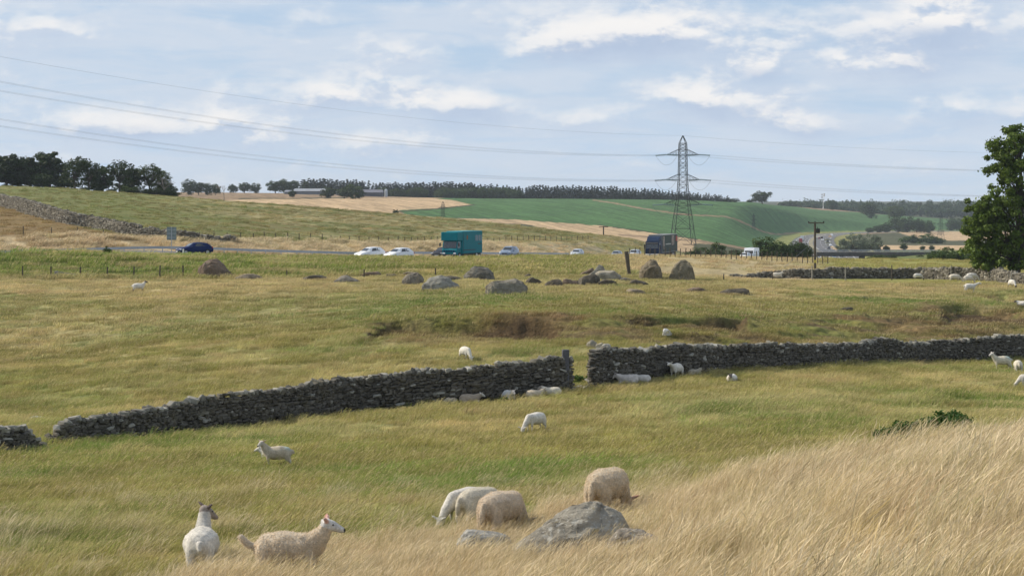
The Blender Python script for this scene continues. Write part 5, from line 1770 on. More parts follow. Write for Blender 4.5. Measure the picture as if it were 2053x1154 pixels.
def build_bramble():
    """dark leafy scrub on the brow of the dry slope, nettles at the wall"""
    rng = np.random.default_rng(8)
    M = leaf_material('bramble_leaves', (.055, .115, .022), .3, .45)
    spots = [(1766, 872, 14), (1786, 864, 18), (1808, 856, 24), (1830, 852, 24), (1852, 850, 26), (1874, 846, 28), (1895, 834, 34), (1914, 834, 34), (1934, 848, 16), (1950, 856, 5)]
    base = G(1850, 885, 26, 60)
    root = empty('bramble_thicket', (base.x, base.y, base.z))
    tag(root, 'dark green leafy thicket poking out of the grass at the brow of the dry slope', 'bush')
    d0 = 38.0
    C, R = [], []
    for (px, py, k) in spots:
        for _ in range(k):
            d = d0 + rng.normal(0, .5)
            X = (px + rng.normal(0, 9) - CX) * d / F
            z0 = h1(X, d)
            ztop = HY_to_z(py, d)
            z = z0 + .05 + abs(rng.uniform(0, 1)) ** .8 * min(max(ztop - z0, .15), .9)
            C.append((X - base.x, d - base.y, z - base.z)); R.append(rng.uniform(.08, .17))
    C, R = np.array(C), np.array(R)
    V, Q, bl = leaves_at(C, R, 44, .034, rng, .9, .2)
    c = link('foliage', np_mesh('foliage', V, Q, M, False, {'blade': ('FLOAT', bl)}), root); c.color = (1, 1, 1, 1)
    mb = MB()
    for i in range(0, len(C), 2):
        c_ = Vector(C[i]); mb.tube((c_.x - .1, c_.y, h1(base.x + c_.x, base.y + c_.y) - base.z - .05), c_, .008, .004, 3, False)
    mb.build('stems', M_BARK, root)
    for (px, py, w, h, lab) in ((715, 822, 40, 42, 'patch of young nettles growing against the middle wall'), (1008, 806, 14, 10, 'tuft of green weeds beside the white resting sheep'), (1160, 768, 34, 16, 'low dark weeds growing in the open gateway')):
        g = G(px, py, 60, 115); s = g.y / F
        C = np.array([(rng.normal(0, w * s * .25), -.3 + rng.normal(0, .12), rng.uniform(.05, h * s)) for _ in range(34)]); C[:, 0] += rng.normal(0, .02, 34)
        V, Q, bl = leaves_at(C, np.full(34, .09), 22, .045, rng, 1.0, .2)
        o = link('nettles', np_mesh('nettles', V, Q, M, False, {'blade': ('FLOAT', bl)}), None, tuple(g)); o.color = (1.3, 1.15, 1.0, 1)
        tag(o, lab, 'weeds')


build_sheep()
build_trees()
build_big_tree()
build_bramble()

# ------------------------------------------------------------------ motorway
M_ASPHALT = mat_simple('asphalt', (.095, .095, .10), .9, .15, .5, obj=False)
M_PAINT = mat_simple('road_paint', (.75, .75, .72), .7, .05)
M_STEEL = mat_simple('galvanised_steel', (.42, .44, .46), .45, .1, 2, metal=.7)
M_POST = mat_simple('fence_timber', (.085, .070, .052), .9, .35, 6)
M_GREYPOST = mat_simple('weathered_post', (.30, .28, .24), .9, .3, 6)


def ribbon(name, o0, o1, dz, mat, i0=0, i1=699, kind='structure', dash=None, step=1):
    V, Q = [], []
    acc = 0.0
    on = True
    for i in range(i0, i1 + 1, step):
        x, y, z = ROAD[i]; nx, ny = RNRM[i]
        V += [(x + nx * o0, y + ny * o0, z + dz), (x + nx * o1, y + ny * o1, z + dz)]
    n = len(V) // 2
    for i in range(n - 1):
        if dash and (i // dash) % 2: continue
        Q.append((2 * i, 2 * i + 1, 2 * i + 3, 2 * i + 2))
    o = link(name, np_mesh(name, V, Q, mat))
    tag(o, kind=kind)
    return o


def build_road():
    ribbon('motorway', ROAD_L + 16, ROAD_R, 0.0, M_ASPHALT)
    ribbon('motorway_far_carriageway', ROAD_L, ROAD_L + 13.2, 0.0, M_ASPHALT)
    ribbon('central_reservation', ROAD_L + 13.2, ROAD_L + 16, .03, mat_simple('verge_gravel', (.24, .21, .13), .95, .3, 1, obj=False))
    for o0 in (1.75, ROAD_L + 16.9, ROAD_L + 12.4, ROAD_L + 2.6):
        ribbon('road_markings', o0, o0 + .2, .012, M_PAINT)
    for o0 in (-1.85, -5.4, ROAD_L + 6.1, ROAD_L + 9.6):
        ribbon('road_markings', o0, o0 + .16, .012, M_PAINT, dash=3)
    # crash barrier along the central reservation
    i0 = int(np.argmin(np.abs(ROAD[:, 0] + 60))); i1 = int(np.argmin(np.abs(ROAD[:, 1] - 345)))
    off = ROAD_L + 14.6
    pts = [(ROAD[i, 0] + RNRM[i, 0] * off, ROAD[i, 1] + RNRM[i, 1] * off, ROAD[i, 2]) for i in range(i0, i1, 2)]
    root = empty('crash_barrier', pts[0])
    tag(root, 'grey steel crash barrier along the middle of the motorway behind the blue car', 'crash barrier')
    ox, oy, oz = pts[0]
    mb = MB()
    for a, b in zip(pts[:-1], pts[1:]):
        va, vb = Vector(a) - Vector(pts[0]), Vector(b) - Vector(pts[0])
        for s in (-.16, .16):
            n = Vector((-(vb - va).y, (vb - va).x, 0)).normalized() * s
            for z0, z1, k in ((.50, .60, 0), (.60, .68, .03), (.68, .80, 0)):
                u = [va + n + Vector((0, 0, z0)), vb + n + Vector((0, 0, z0)), vb + n + Vector((0, 0, z1)), va + n + Vector((0, 0, z1))]
                mb.add(u, [(0, 1, 2, 3)])
    mb.build('rail', M_STEEL, root)
    for k, i in enumerate(range(0, len(pts), 3)):
        if k > 60: break
        p = Vector(pts[i]) - Vector(pts[0])
        if k == 0:
            pm = MB(); pm.box(-.06, .06, -.05, .05, 0, .7); pme = pm.mesh('post', M_STEEL)
        link('post', pme, root, p)


def road_at(d):
    i = int(np.argmin(np.abs(ROAD[:, 1] - d)))
    return ROAD[i], RNRM[i], math.atan2(-_tg[i, 1], -_tg[i, 0])


# ------------------------------------------------------------------ vehicles (nose towards +x)
M_GLASS = mat_simple('dark_glass', (.022, .028, .034), .08, .1, 2, spec=.8, coat=.4)
M_TYRE = mat_simple('tyre_rubber', (.018, .018, .018), .85, .1)
M_RIM = mat_simple('alloy_rim', (.42, .43, .44), .35, .1, metal=.6)
M_LAMP = mat_simple('lamp_glass', (.80, .82, .82), .12, .05, spec=.8)
M_RED = mat_simple('red_lamp', (.45, .02, .015), .2, .1)
M_TRIM = mat_simple('black_trim', (.022, .022, .024), .6, .1)
M_PLATE = mat_simple('white_plate', (.72, .72, .68), .5, .05)


def paint_mat(name, c):
    flat = name[:4] in ('teal', 'bott', 'lorr', 'navy', 'dark')
    return mat_simple(name, c, .55 if flat else .30, .05, .8, spec=.12 if flat else .5, coat=.05 if flat else .5)


PM = {}


def pmat(k):
    if k not in PM:
        PM[k] = paint_mat(k + '_paint', dict(white=(.78, .79, .80), navy=(.008, .020, .085), dark=(.03, .033, .045), silver=(.46, .49, .52), blue=(.17, .22, .30), teal=(.004, .17, .20), red=(.35, .03, .04), grey=(.22, .24, .26),
                                           lorry=(.014, .030, .070), bottle=(.014, .034, .022))[k])
    return PM[k]


_wheels = {}


def wheel(root, x, y, r, w=.21):
    key = (r, w)
    if key not in _wheels:
        a = MB(); a.disc((0, 0, 0), (0, 1, 0), r, w, 18)
        b = MB(); b.disc((0, 0, 0), (0, 1, 0), r * .62, w + .02, 12)
        _wheels[key] = (a.mesh('tyre', M_TYRE), b.mesh('rim', M_RIM))
    t = link('wheel', _wheels[key][0], root, (x, y, r))
    link('rim', _wheels[key][1], t)


CARS = {}


def car_meshes(style):
    """lofted body; stations: x, bottom z, shoulder z, roof z, half width, roof half width"""
    if style in CARS: return CARS[style]
    if style == 'hatch':
        L = 3.95
        st = [(1.97, .38, .62, .62, .62, .5), (1.86, .24, .72, .73, .78, .6), (1.55, .20, .82, .85, .83, .66), (1.05, .20, .93, .97, .84, .70), (.45, .20, .97, 1.38, .84, .60), (.10, .20, .98, 1.48, .84, .585), (-.6, .20, 1.0, 1.51, .84, .585),
              (-1.25, .20, 1.02, 1.46, .84, .575), (-1.72, .22, 1.03, 1.14, .80, .60), (-1.93, .30, .86, .88, .74, .58), (-1.98, .40, .66, .66, .66, .55)]
    elif style == 'suv':
        L = 4.4
        st = [(2.20, .42, .78, .78, .66, .55), (2.08, .30, .92, .93, .84, .7), (1.6, .26, 1.02, 1.05, .90, .74), (1.05, .26, 1.08, 1.13, .91, .76), (.50, .26, 1.12, 1.58, .91, .66), (.15, .26, 1.12, 1.68, .91, .65), (-.8, .26, 1.14, 1.70, .91, .65),
              (-1.7, .26, 1.15, 1.64, .90, .64), (-2.05, .30, 1.14, 1.22, .86, .66), (-2.17, .36, .95, .95, .80, .62), (-2.2, .42, .75, .75, .74, .58)]
    else:
        L = 4.35
        st = [(2.17, .36, .60, .60, .64, .5), (2.05, .24, .70, .71, .80, .6), (1.6, .20, .80, .83, .86, .68), (1.0, .20, .90, .94, .87, .72), (.35, .20, .94, 1.34, .87, .61), (0, .20, .95, 1.42, .87, .60), (-.7, .20, .97, 1.44, .87, .60),
              (-1.35, .20, .99, 1.36, .87, .585), (-1.85, .22, 1.0, 1.08, .83, .62), (-2.08, .30, .85, .86, .78, .6), (-2.15, .40, .66, .66, .7, .55)]
    rings = []
    for (x, zb, zs, zr, w, rw) in st:
        half = [(w * .86, zb), (w, zb + .16), (w, (zb + zs) / 2 + .04), (w * .965, zs), (rw, zr - .04), (rw * .84, zr + .005), (rw * .3, zr + .03)]
        rings.append([(x, -y, z) for y, z in half] + [(x, y, z) for y, z in reversed(half)])
    n = len(rings[0])
    mb = MB()
    vs = [p for r in rings for p in r]
    fs = [tuple(range(n)), tuple(reversed(range((len(rings) - 1) * n, len(rings) * n)))]
    for k in range(len(rings) - 1):
        for i in range(n):
            j = (i + 1) % n
            fs.append((k * n + i, (k + 1) * n + i, (k + 1) * n + j, k * n + j))
    mb.add(vs, fs)
    body = mb
    def pt(xa, side, f):       # a point on the glasshouse side between shoulder (0) and roof edge (1)
        xs = [s[0] for s in st][::-1]
        g = lambda c: float(np.interp(xa, xs, [s[c] for s in st][::-1]))
        w, rw, zs, zr = g(4), g(5), g(2), g(3)
        return Vector((xa, side * ((w * .965) * (1 - f) + rw * f + .008), zs * (1 - f) + (zr - .04) * f))
    sides = []
    iw, ir = st[4][0], st[7][0]
    for s in (-1, 1):
        for (a, b) in ((iw - .30, iw - .95), (iw - 1.02, ir + .25)) :
            m = MB()
            tp = [pt(a + (.16 if a == iw - .30 else 0), s, .12), pt(b, s, .12), pt(b, s, .88), pt(a - (.10 if a == iw - .30 else 0), s, .88)]
            m.add(tp, [(0, 1, 2, 3) if s > 0 else (3, 2, 1, 0)])
            sides.append(m)
    def cross(i, j, fa, fb, ws, lift):
        a, b = st[i], st[j]
        def q(f, s, k):
            x = a[0] * (1 - f) + b[0] * f; rw = (a[5] * (1 - f) + b[5] * f) * k; z = a[3] * (1 - f) + b[3] * f + lift
            return Vector((x + (.012 if i < 5 else -.012), s * rw, z - (.02 if k > .5 else 0)))
        return MB().add([q(fa, -1, ws), q(fa, 1, ws), q(fb, 1, ws), q(fb, -1, ws)], [(0, 1, 2, 3)])
    wind = cross(3, 4, .12, .93, .86, .055); rear = cross(7, 8, .1, .85, .83, .055)
    CARS[style] = (body, sides, wind, rear, st, L)
    return CARS[style]


def car(style, color, loc, rz, label, far=False, group=None, cat='car', rack=False):
    body, sides, wind, rear, st, L = car_meshes(style)
    root = empty('car', loc, rz)
    tag(root, label, cat, group)
    key = (style, color)
    if key not in CARS:
        CARS[key] = (body.mesh('body', pmat(color), True), [m.mesh('side_window', M_GLASS) for m in sides], wind.mesh('windscreen', M_GLASS), rear.mesh('rear_window', M_GLASS))
    bm_, sm_, wm_, rm_ = CARS[key]
    link('body', bm_, root)
    link('windscreen', wm_, root); link('rear_window', rm_, root)
    for m in sm_: link('side_window', m, root)
    r = .31 if style != 'suv' else .36
    hw = st[4][4]
    for x in (L * .31, -L * .31):
        for s in (-1, 1): wheel(root, x, s * (hw - .09), r)
    if ('fit', style) not in CARS:
        fx = st[1][0]
        hl = MB(); hl.rbox(-.10, .10, -.17, .17, -.075, .075, .03)
        gr = MB(); gr.rbox(-.03, .03, -.42, .42, -.075, .075, .02)
        tl = MB(); tl.rbox(-.04, .05, -.12, .12, -.12, .12, .02)
        mi = MB(); mi.rbox(-.07, .07, -.11, .11, -.07, .08, .03)
        pl = MB(); pl.box(-.01, .01, -.26, .26, -.055, .055)
        CARS[('fit', style)] = [hl.mesh('headlight', M_LAMP), gr.mesh('grille', M_TRIM), tl.mesh('tail_light', M_RED), mi.mesh('wing_mirror', pmat(color)), pl.mesh('number_plate', M_PLATE)]
    hl, gr, tl, mi, pl = CARS[('fit', style)]
    fx = st[1][0]; zf = st[1][2]
    for s in (-1, 1):
        link('headlight', hl, root, (fx - .09, s * (st[1][4] - .13), zf - .05))
        link('tail_light', tl, root, (st[-2][0] + .05, s * (st[-2][4] - .08), st[-2][2] - .02))
        if not far: link('wing_mirror', mi, root, (st[3][0] - .35, s * (hw + .08), st[3][2] + .04))
    link('grille', gr, root, (st[0][0] - .01, 0, st[0][2] - .10))
    link('number_plate', pl, root, (st[0][0] + .035, 0, st[0][1] + .03))
    if rack:
        for s in (-1, 1):
            m = MB(); m.tube((.2, s * .55, 1.70), (-1.6, s * .55, 1.70), .025); m.build('roof_rail', M_TRIM, root)
    return root


def at_px(px, d, lane=None):
    """spot on the motorway seen in photo column px at distance d"""
    X = (px - CX) * d / F
    R, n, a = road_at(d)
    # use the nearest reference sample for level and heading
    k = int(np.argmin((ROAD[:, 0] - X) ** 2 + (ROAD[:, 1] - d) ** 2))
    return (X, d, float(ROAD[k, 2])), math.atan2(-_tg[k, 1], -_tg[k, 0])


def build_vehicles():
    p, a = at_px(390, 240); car('sedan', 'navy', p, a, 'dark blue car with shining headlights at the left by the white marker post')
    p, a = at_px(742, 250); car('hatch', 'white', p, a - .03, 'white hatchback driving behind the one with the rounder roof, left of the pair')
    p, a = at_px(800, 249.5); car('hatch', 'white', p, a + .05, 'white round-roofed hatchback just left of the teal horsebox')
    p, a = at_px(888, 272); car('sedan', 'dark', p, a, 'dark car half hidden behind the front of the teal horsebox')
    p, a = at_px(1021, 297); car('suv', 'blue', p, a, 'blue-grey car alone on the motorway right of the teal horsebox', rack=True)
    p, a = at_px(1157, 345); car('hatch', 'silver', p, a, 'silver car midway between the teal horsebox and the black lorry')
    p, a = at_px(1236, 402); car('hatch', 'grey', p, a, 'grey car of which only the roof shows above the verge', far=True)
    p, a = at_px(1272, 388); car('suv', 'silver', p, a, 'silver car tucked in right beside the front of the black lorry', far=True)
    p, a = at_px(1570, 600); car('suv', 'white', p, a, 'white car seen through the fence right of the caravan', far=True)
    p, a = at_px(1608, 690); car('hatch', 'white', p, a, 'white car roof showing just left of the utility pole', far=True)
    for px, d, c, lab in ((1640, 820, 'silver', 'silver car coming out from under the bridge beside the utility pole'), (1655, 880, 'dark', 'dark car under the left end of the bridge'), (1672, 930, 'blue', 'bluish car under the bridge'),
                          (1687, 990, 'dark', 'second dark car under the bridge')):
        k = int(np.argmin(np.abs(ROAD[:, 1] - d)))
        X = (px - CX) * d / F
        car('hatch', c, (X, d, float(ROAD[k, 2])), math.atan2(-_tg[k, 1], -_tg[k, 0]), lab, far=True)
    for px, d, st, c, o, lab in ((0, 1150, 'hatch', 'white', 0, 'white car coming out above the bridge on the bend'), (0, 1230, 'hatch', 'dark', -3.6, 'dark car overtaking above the bridge on the bend'), (0, 1330, 'suv', 'white', 0, 'white car between the two lines of traffic on the bend'),
                                 (0, 1480, 'suv', 'dark', 0, 'dark van-like car on the bend below the green field'), (0, 1560, 'suv', 'white', -3.6, 'white van-like car in the outer lane of the bend'), (0, 1640, 'hatch', 'red', -7.0, 'red car in the outermost lane of the bend'),
                                 (0, 1800, 'hatch', 'white', 0, 'white car at the far end of the bend by the willows'), (0, 1850, 'hatch', 'white', -3.6, 'second white car at the far end of the bend'), (0, 1450, 'hatch', 'dark', -20, 'dark car driving away on the other carriageway'),
                                 (0, 2080, 'hatch', 'white', 0, 'small white car following the tanker beyond the willows')):
        k = int(np.argmin(np.abs(ROAD[:, 1] - d)))
        x, y, z = ROAD[k]; nx, ny = RNRM[k]
        car(st, c, (x + nx * o, y + ny * o, z), math.atan2(-_tg[k, 1], -_tg[k, 0]) + (math.pi if o < -10 else 0), lab, far=True)
    # lorries far away
    for d, o, c1, c2, lab, turn in ((1420, -19.5, 'red', 'red', 'small red lorry driving away on the other carriageway', 1), (1560, -19.5, 'white', 'white', 'white box lorry driving away on the bend', 1), (2140, 0, 'white', 'white', 'white tanker lorry on the far motorway below the trees', 0)):
        k = int(np.argmin(np.abs(ROAD[:, 1] - d)))
        x, y, z = ROAD[k]; nx, ny = RNRM[k]
        root = empty('lorry', (x + nx * o, y + ny * o, z), math.atan2(-_tg[k, 1], -_tg[k, 0]) + math.pi * turn)
        tag(root, lab, 'lorry')
        m = MB(); m.rbox(1.6, 3.8, -1.15, 1.15, .6, 3.2, .15); m.build('cab', pmat(c1), root)
        m = MB(); m.box(3.79, 3.84, -1.0, 1.0, 1.9, 2.8); m.build('windscreen', M_GLASS, root)
        m = MB()
        if 'tanker' in lab: m.tube((-8, 0, 2.3), (1.3, 0, 2.3), 1.25, 1.25, 16)
        else: m.box(-8, 1.3, -1.2, 1.2, 1.0, 4.0)
        m.build('tank' if 'tanker' in lab else 'cargo_box', pmat(c2), root)
        for xx in (-7, -5.8, 2.7):
            for s in (-1, 1): wheel(root, xx, s * 1.0, .5, .3)
    build_horsebox(); build_lorry(); build_caravan()


def slab(mat, name, root, x, y0, y1, z0, z1, t=.012):
    m = MB(); m.box(x - t, x + t, y0, y1, z0, z1)
    return m.build(name, mat, root)


def sideslab(mat, name, root, y, x0, x1, z0, z1, t=.012):
    m = MB(); m.box(x0, x1, y - t, y + t, z0, z1)
    return m.build(name, mat, root)


def build_horsebox():
    p, a = at_px(921, 262)
    root = empty('horsebox', (p[0], p[1], p[2]), -math.pi / 2 - .42)
    tag(root, 'tall teal horsebox lorry with a luton over the cab and four slot windows', 'horsebox')
    T = pmat('teal')
    m = MB(); m.rbox(-4.6, 1.55, -1.2, 1.2, .75, 3.62, .05); m.build('box_body', T, root)
    m = MB(); m.rbox(1.50, 3.05, -1.2, 1.2, 2.45, 3.58, .06); m.build('luton', T, root)
    # cab
    m = MB()
    pr = [(1.55, .55), (3.0, .55), (3.05, 1.25), (2.92, 1.45), (2.70, 2.42), (1.55, 2.44)]
    vs = [(x, s * 1.05, z) for s in (-1, 1) for x, z in pr]
    n = len(pr)
    m.add(vs, [tuple(range(n)), tuple(reversed(range(n, 2 * n)))] + [(i, n + i, n + (i + 1) % n, (i + 1) % n) for i in range(n)])
    m.build('cab', T, root)
    m = MB(); m.add([(2.935, -.95, 1.50), (2.935, .95, 1.50), (2.735, .92, 2.34), (2.735, -.92, 2.34)], [(0, 1, 2, 3)]); m.build('windscreen', M_GLASS, root)
    for s in (-1, 1):
        m = MB(); y = 1.065 * s
        m.add([(2.80, y, 1.50), (1.95, y, 1.50), (1.95, y, 2.30), (2.62, y, 2.30)], [(0, 1, 2, 3)]); m.build('side_window', M_GLASS, root)
        m = MB(); m.tube((2.85, s * 1.05, 2.2), (3.0, s * 1.33, 2.2), .02); m.rbox(2.96, 3.04, s * 1.36 - .1, s * 1.36 + .1, 1.72, 2.18, .02); m.build('wing_mirror', M_TRIM, root)
        m = MB(); m.rbox(3.0, 3.09, s * .78 - .18, s * .78 + .18, .72, .92, .03); m.build('headlight', M_LAMP, root)
    m = MB(); m.rbox(2.9, 3.14, -1.12, 1.12, .38, .70, .04); m.build('bumper', M_TRIM, root)
    m = MB()
    for k in range(5): m.box(3.045, 3.075, -.8 + k * .34, -.62 + k * .34, 1.02, 1.22)
    m.build('grille', pmat('navy'), root)
    slab(M_PLATE, 'number_plate', root, 3.15, -.26, .26, .46, .57)
    for s in (-1, 1):
        y = 1.21 * s
        for k in range(4): sideslab(M_GLASS, 'slot_window', root, y, -4.25 + k * .52, -3.98 + k * .52, 2.35, 3.12)
        sideslab(M_TRIM, 'vent_grille', root, y, -4.3, -3.2, 1.92, 2.02)
        sideslab(M_TRIM, 'trim_strip', root, y, -2.4, 1.3, 1.18, 1.26)
        m = MB()
        ring = [(.15 + .22 * math.cos(t) , s * 1.225, 2.85 + (.32 if math.sin(t) > 0 else .34) * math.sin(t)) for t in np.linspace(0, 2 * math.pi, 13)[:-1]]
        m.add(ring, [tuple(range(12))])
        m.build('crest', mat_simple('crest_print', (.20, .09, .035), .6, .5, 9), root)
        sideslab(M_TRIM, 'door_seam', root, y, 1.2, 1.24, .9, 3.3)
    m = MB(); m.box(-4.5, 2.4, -1.0, 1.0, .42, .74); m.build('chassis', M_TRIM, root)
    for x in (-3.0, 2.2):
        for s in (-1, 1): wheel(root, x, s * .95, .46, .3)
    for x in (-.6,):
        m = MB(); m.rbox(-4.58, 1.5, -1.16, 1.16, 3.60, 3.68, .03); m.build('roof', mat_simple('teal_roof', (.03, .27, .31), .5, .1), root)


def build_lorry():
    p, a = at_px(1313, 360)
    root = empty('articulated_lorry', (p[0], p[1], p[2]), -math.pi / 2 - .30)
    tag(root, 'dark blue lorry pulling a dark green curtain trailer on the motorway under the big pylon', 'lorry')
    Lm, Bm = pmat('lorry'), pmat('bottle')
    m = MB()
    pr = [(-.1, .55), (2.15, .50), (2.22, 1.0), (2.22, 1.7), (2.02, 3.0), (1.7, 3.12), (-.1, 3.12)]
    n = len(pr); vs = [(x, s * 1.24, z) for s in (-1, 1) for x, z in pr]
    m.add(vs, [tuple(range(n)), tuple(reversed(range(n, 2 * n)))] + [(i, n + i, n + (i + 1) % n, (i + 1) % n) for i in range(n)])
    m.build('cab', Lm, root)
    m = MB(); m.add([(1.85, -1.1, 3.13), (1.85, 1.1, 3.13), (.9, 1.15, 3.85), (.9, -1.15, 3.85), (.1, -1.15, 3.95), (.1, 1.15, 3.95), (.1, -1.15, 3.1), (.1, 1.15, 3.1)],
                    [(0, 1, 2, 3), (3, 2, 5, 4), (4, 5, 7, 6), (0, 3, 4, 6), (1, 7, 5, 2)]); m.build('wind_deflector', Lm, root)
    m = MB(); m.add([(2.225, -1.12, 1.78), (2.225, 1.12, 1.78), (2.09, 1.08, 2.62), (2.09, -1.08, 2.62)], [(0, 1, 2, 3)]); m.build('windscreen', M_GLASS, root)
    m = MB(); m.add([(2.16, -1.15, 2.70), (2.36, -1.12, 2.66), (2.36, 1.12, 2.66), (2.16, 1.15, 2.70), (2.10, -1.15, 2.9), (2.10, 1.15, 2.9)], [(0, 1, 2, 3), (1, 4, 5, 2)]); m.build('sun_visor', M_TRIM, root)
    for k in range(4):
        m = MB(); m.box(2.225, 2.25, -.85, .85, .98 + k * .17, 1.07 + k * .17); m.build('grille_bar', M_TRIM, root)
    m = MB(); m.rbox(2.0, 2.36, -1.25, 1.25, .35, .85, .05); m.build('bumper', pmat('silver'), root)
    for s in (-1, 1):
        m = MB(); m.rbox(2.3, 2.39, s * .95 - .2, s * .95 + .2, .58, .78, .03); m.build('headlight', M_LAMP, root)
        m = MB(); m.rbox(2.0, 2.12, s * 1.42 - .11, s * 1.42 + .11, 1.7, 2.5, .03); m.tube((1.9, s * 1.2, 2.5), (2.06, s * 1.42, 2.5), .03); m.build('wing_mirror', M_TRIM, root)
        m = MB(); m.add([(2.0, s * 1.25, 1.8), (1.0, s * 1.25, 1.8), (1.0, s * 1.25, 2.6), (1.9, s * 1.25, 2.6)], [(0, 1, 2, 3)]); m.build('side_window', M_GLASS, root)
    slab(M_PLATE, 'number_plate', root, 2.37, -.26, .26, .42, .54)
    m = MB(); m.box(-13.0, -.5, -1.26, 1.26, 1.05, 4.15); m.build('trailer_curtain', Bm, root)
    m = MB(); m.box(-13.05, -.45, -1.275, 1.275, 4.10, 4.20); m.box(-13.05, -.45, -1.275, 1.275, .95, 1.08)
    for x in (-13.05, -.57): m.box(x, x + .12, -1.28, 1.28, 1.08, 4.1)
    m.build('trailer_frame', mat_simple('trailer_frame', (.20, .21, .21), .6, .1), root)
    # printed curtain: pale pictures and a line of small pale lettering
    pic = mat_simple('printed_picture', (.24, .20, .17), .7, .9, 1.1)
    redm = mat_simple('printed_red', (.32, .05, .035), .7, .5, 2)
    for s in (-1, 1):
        y = 1.27 * s
        sideslab(pic, 'printed_panel', root, y, -10.2, -8.2, 2.2, 4.0)
        sideslab(pic, 'printed_panel', root, y, -2.2, -1.0, 1.6, 3.9)
        sideslab(redm, 'printed_panel', root, y, -12.9, -11.6, 2.9, 3.8)
        m = MB(); rnd = random.Random(4)
        x = -7.4
        while x < -3.2:
            w = rnd.uniform(.10, .22); m.box(x, x + w, y - .016, y + .016, 2.36, 2.36 + rnd.uniform(.16, .26)); x += w + .07
        m.build('lettering', mat_simple('pale_print', (.55, .56, .52), .7, .05), root)
    m = MB(); m.box(-12.8, 1.6, -.9, .9, .55, .95); m.build('chassis', M_TRIM, root)
    for x in (-11.6, -10.3, -9.0, -.2, 1.3):
        for s in (-1, 1): wheel(root, x, s * 1.0, .5, .35)


def build_caravan():
    p, a = at_px(1494, 444)
    car('suv', 'white', (p[0] + 0, p[1], p[2]), -math.pi / 2 - .34, 'white car towing the caravan in front of the dark bushes')
    hd = -math.pi / 2 - .34
    fx, fy = math.cos(hd), math.sin(hd)
    root = empty('caravan', (p[0] - fx * 6.4, p[1] - fy * 6.4, p[2] - .05), hd)
    tag(root, 'white caravan towed along the motorway in front of the dark bushes', 'caravan')
    m = MB()
    pr = [(-2.9, .5), (2.7, .5), (2.95, .9), (2.9, 1.45), (2.35, 2.5), (2.0, 2.62), (-2.6, 2.62), (-2.9, 2.4)]
    n = len(pr); vs = [(x, s * 1.12, z) for s in (-1, 1) for x, z in pr]
    m.add(vs, [tuple(range(n)), tuple(reversed(range(n, 2 * n)))] + [(i, n + i, n + (i + 1) % n, (i + 1) % n) for i in range(n)])
    m.build('body', pmat('white'), root)
    m = MB(); m.add([(2.92, -.95, 1.45), (2.92, .95, 1.45), (2.62, .95, 2.05), (2.62, -.95, 2.05)], [(0, 1, 2, 3)]); m.build('front_window', M_GLASS, root)
    for s in (-1, 1):
        for x0, x1 in ((1.1, 2.0), (-.6, .5), (-2.5, -1.5)): sideslab(M_GLASS, 'side_window', root, s * 1.13, x0, x1, 1.45, 2.0)
        sideslab(pmat('grey'), 'stripe', root, s * 1.13, -2.8, 2.6, 1.05, 1.2)
    m = MB(); m.rbox(-.7, .7, -.3, .3, 2.60, 2.74, .03); m.build('roof_light', pmat('silver'), root)
    m = MB(); m.tube((2.8, 0, .55), (4.1, 0, .5), .05); m.build('drawbar', M_TRIM, root)
    for s in (-1, 1): wheel(root, -.2, s * .98, .34)


# ------------------------------------------------------------------ pylons, wires, poles
M_LATT = mat_simple('pylon_steel', (.035, .045, .045), .6, .15, .5, metal=.0, spec=.2)
M_INS = mat_simple('insulator_glass', (.12, .20, .21), .3, .1)
M_WIRE = mat_simple('conductor', (.13, .14, .15), .6)


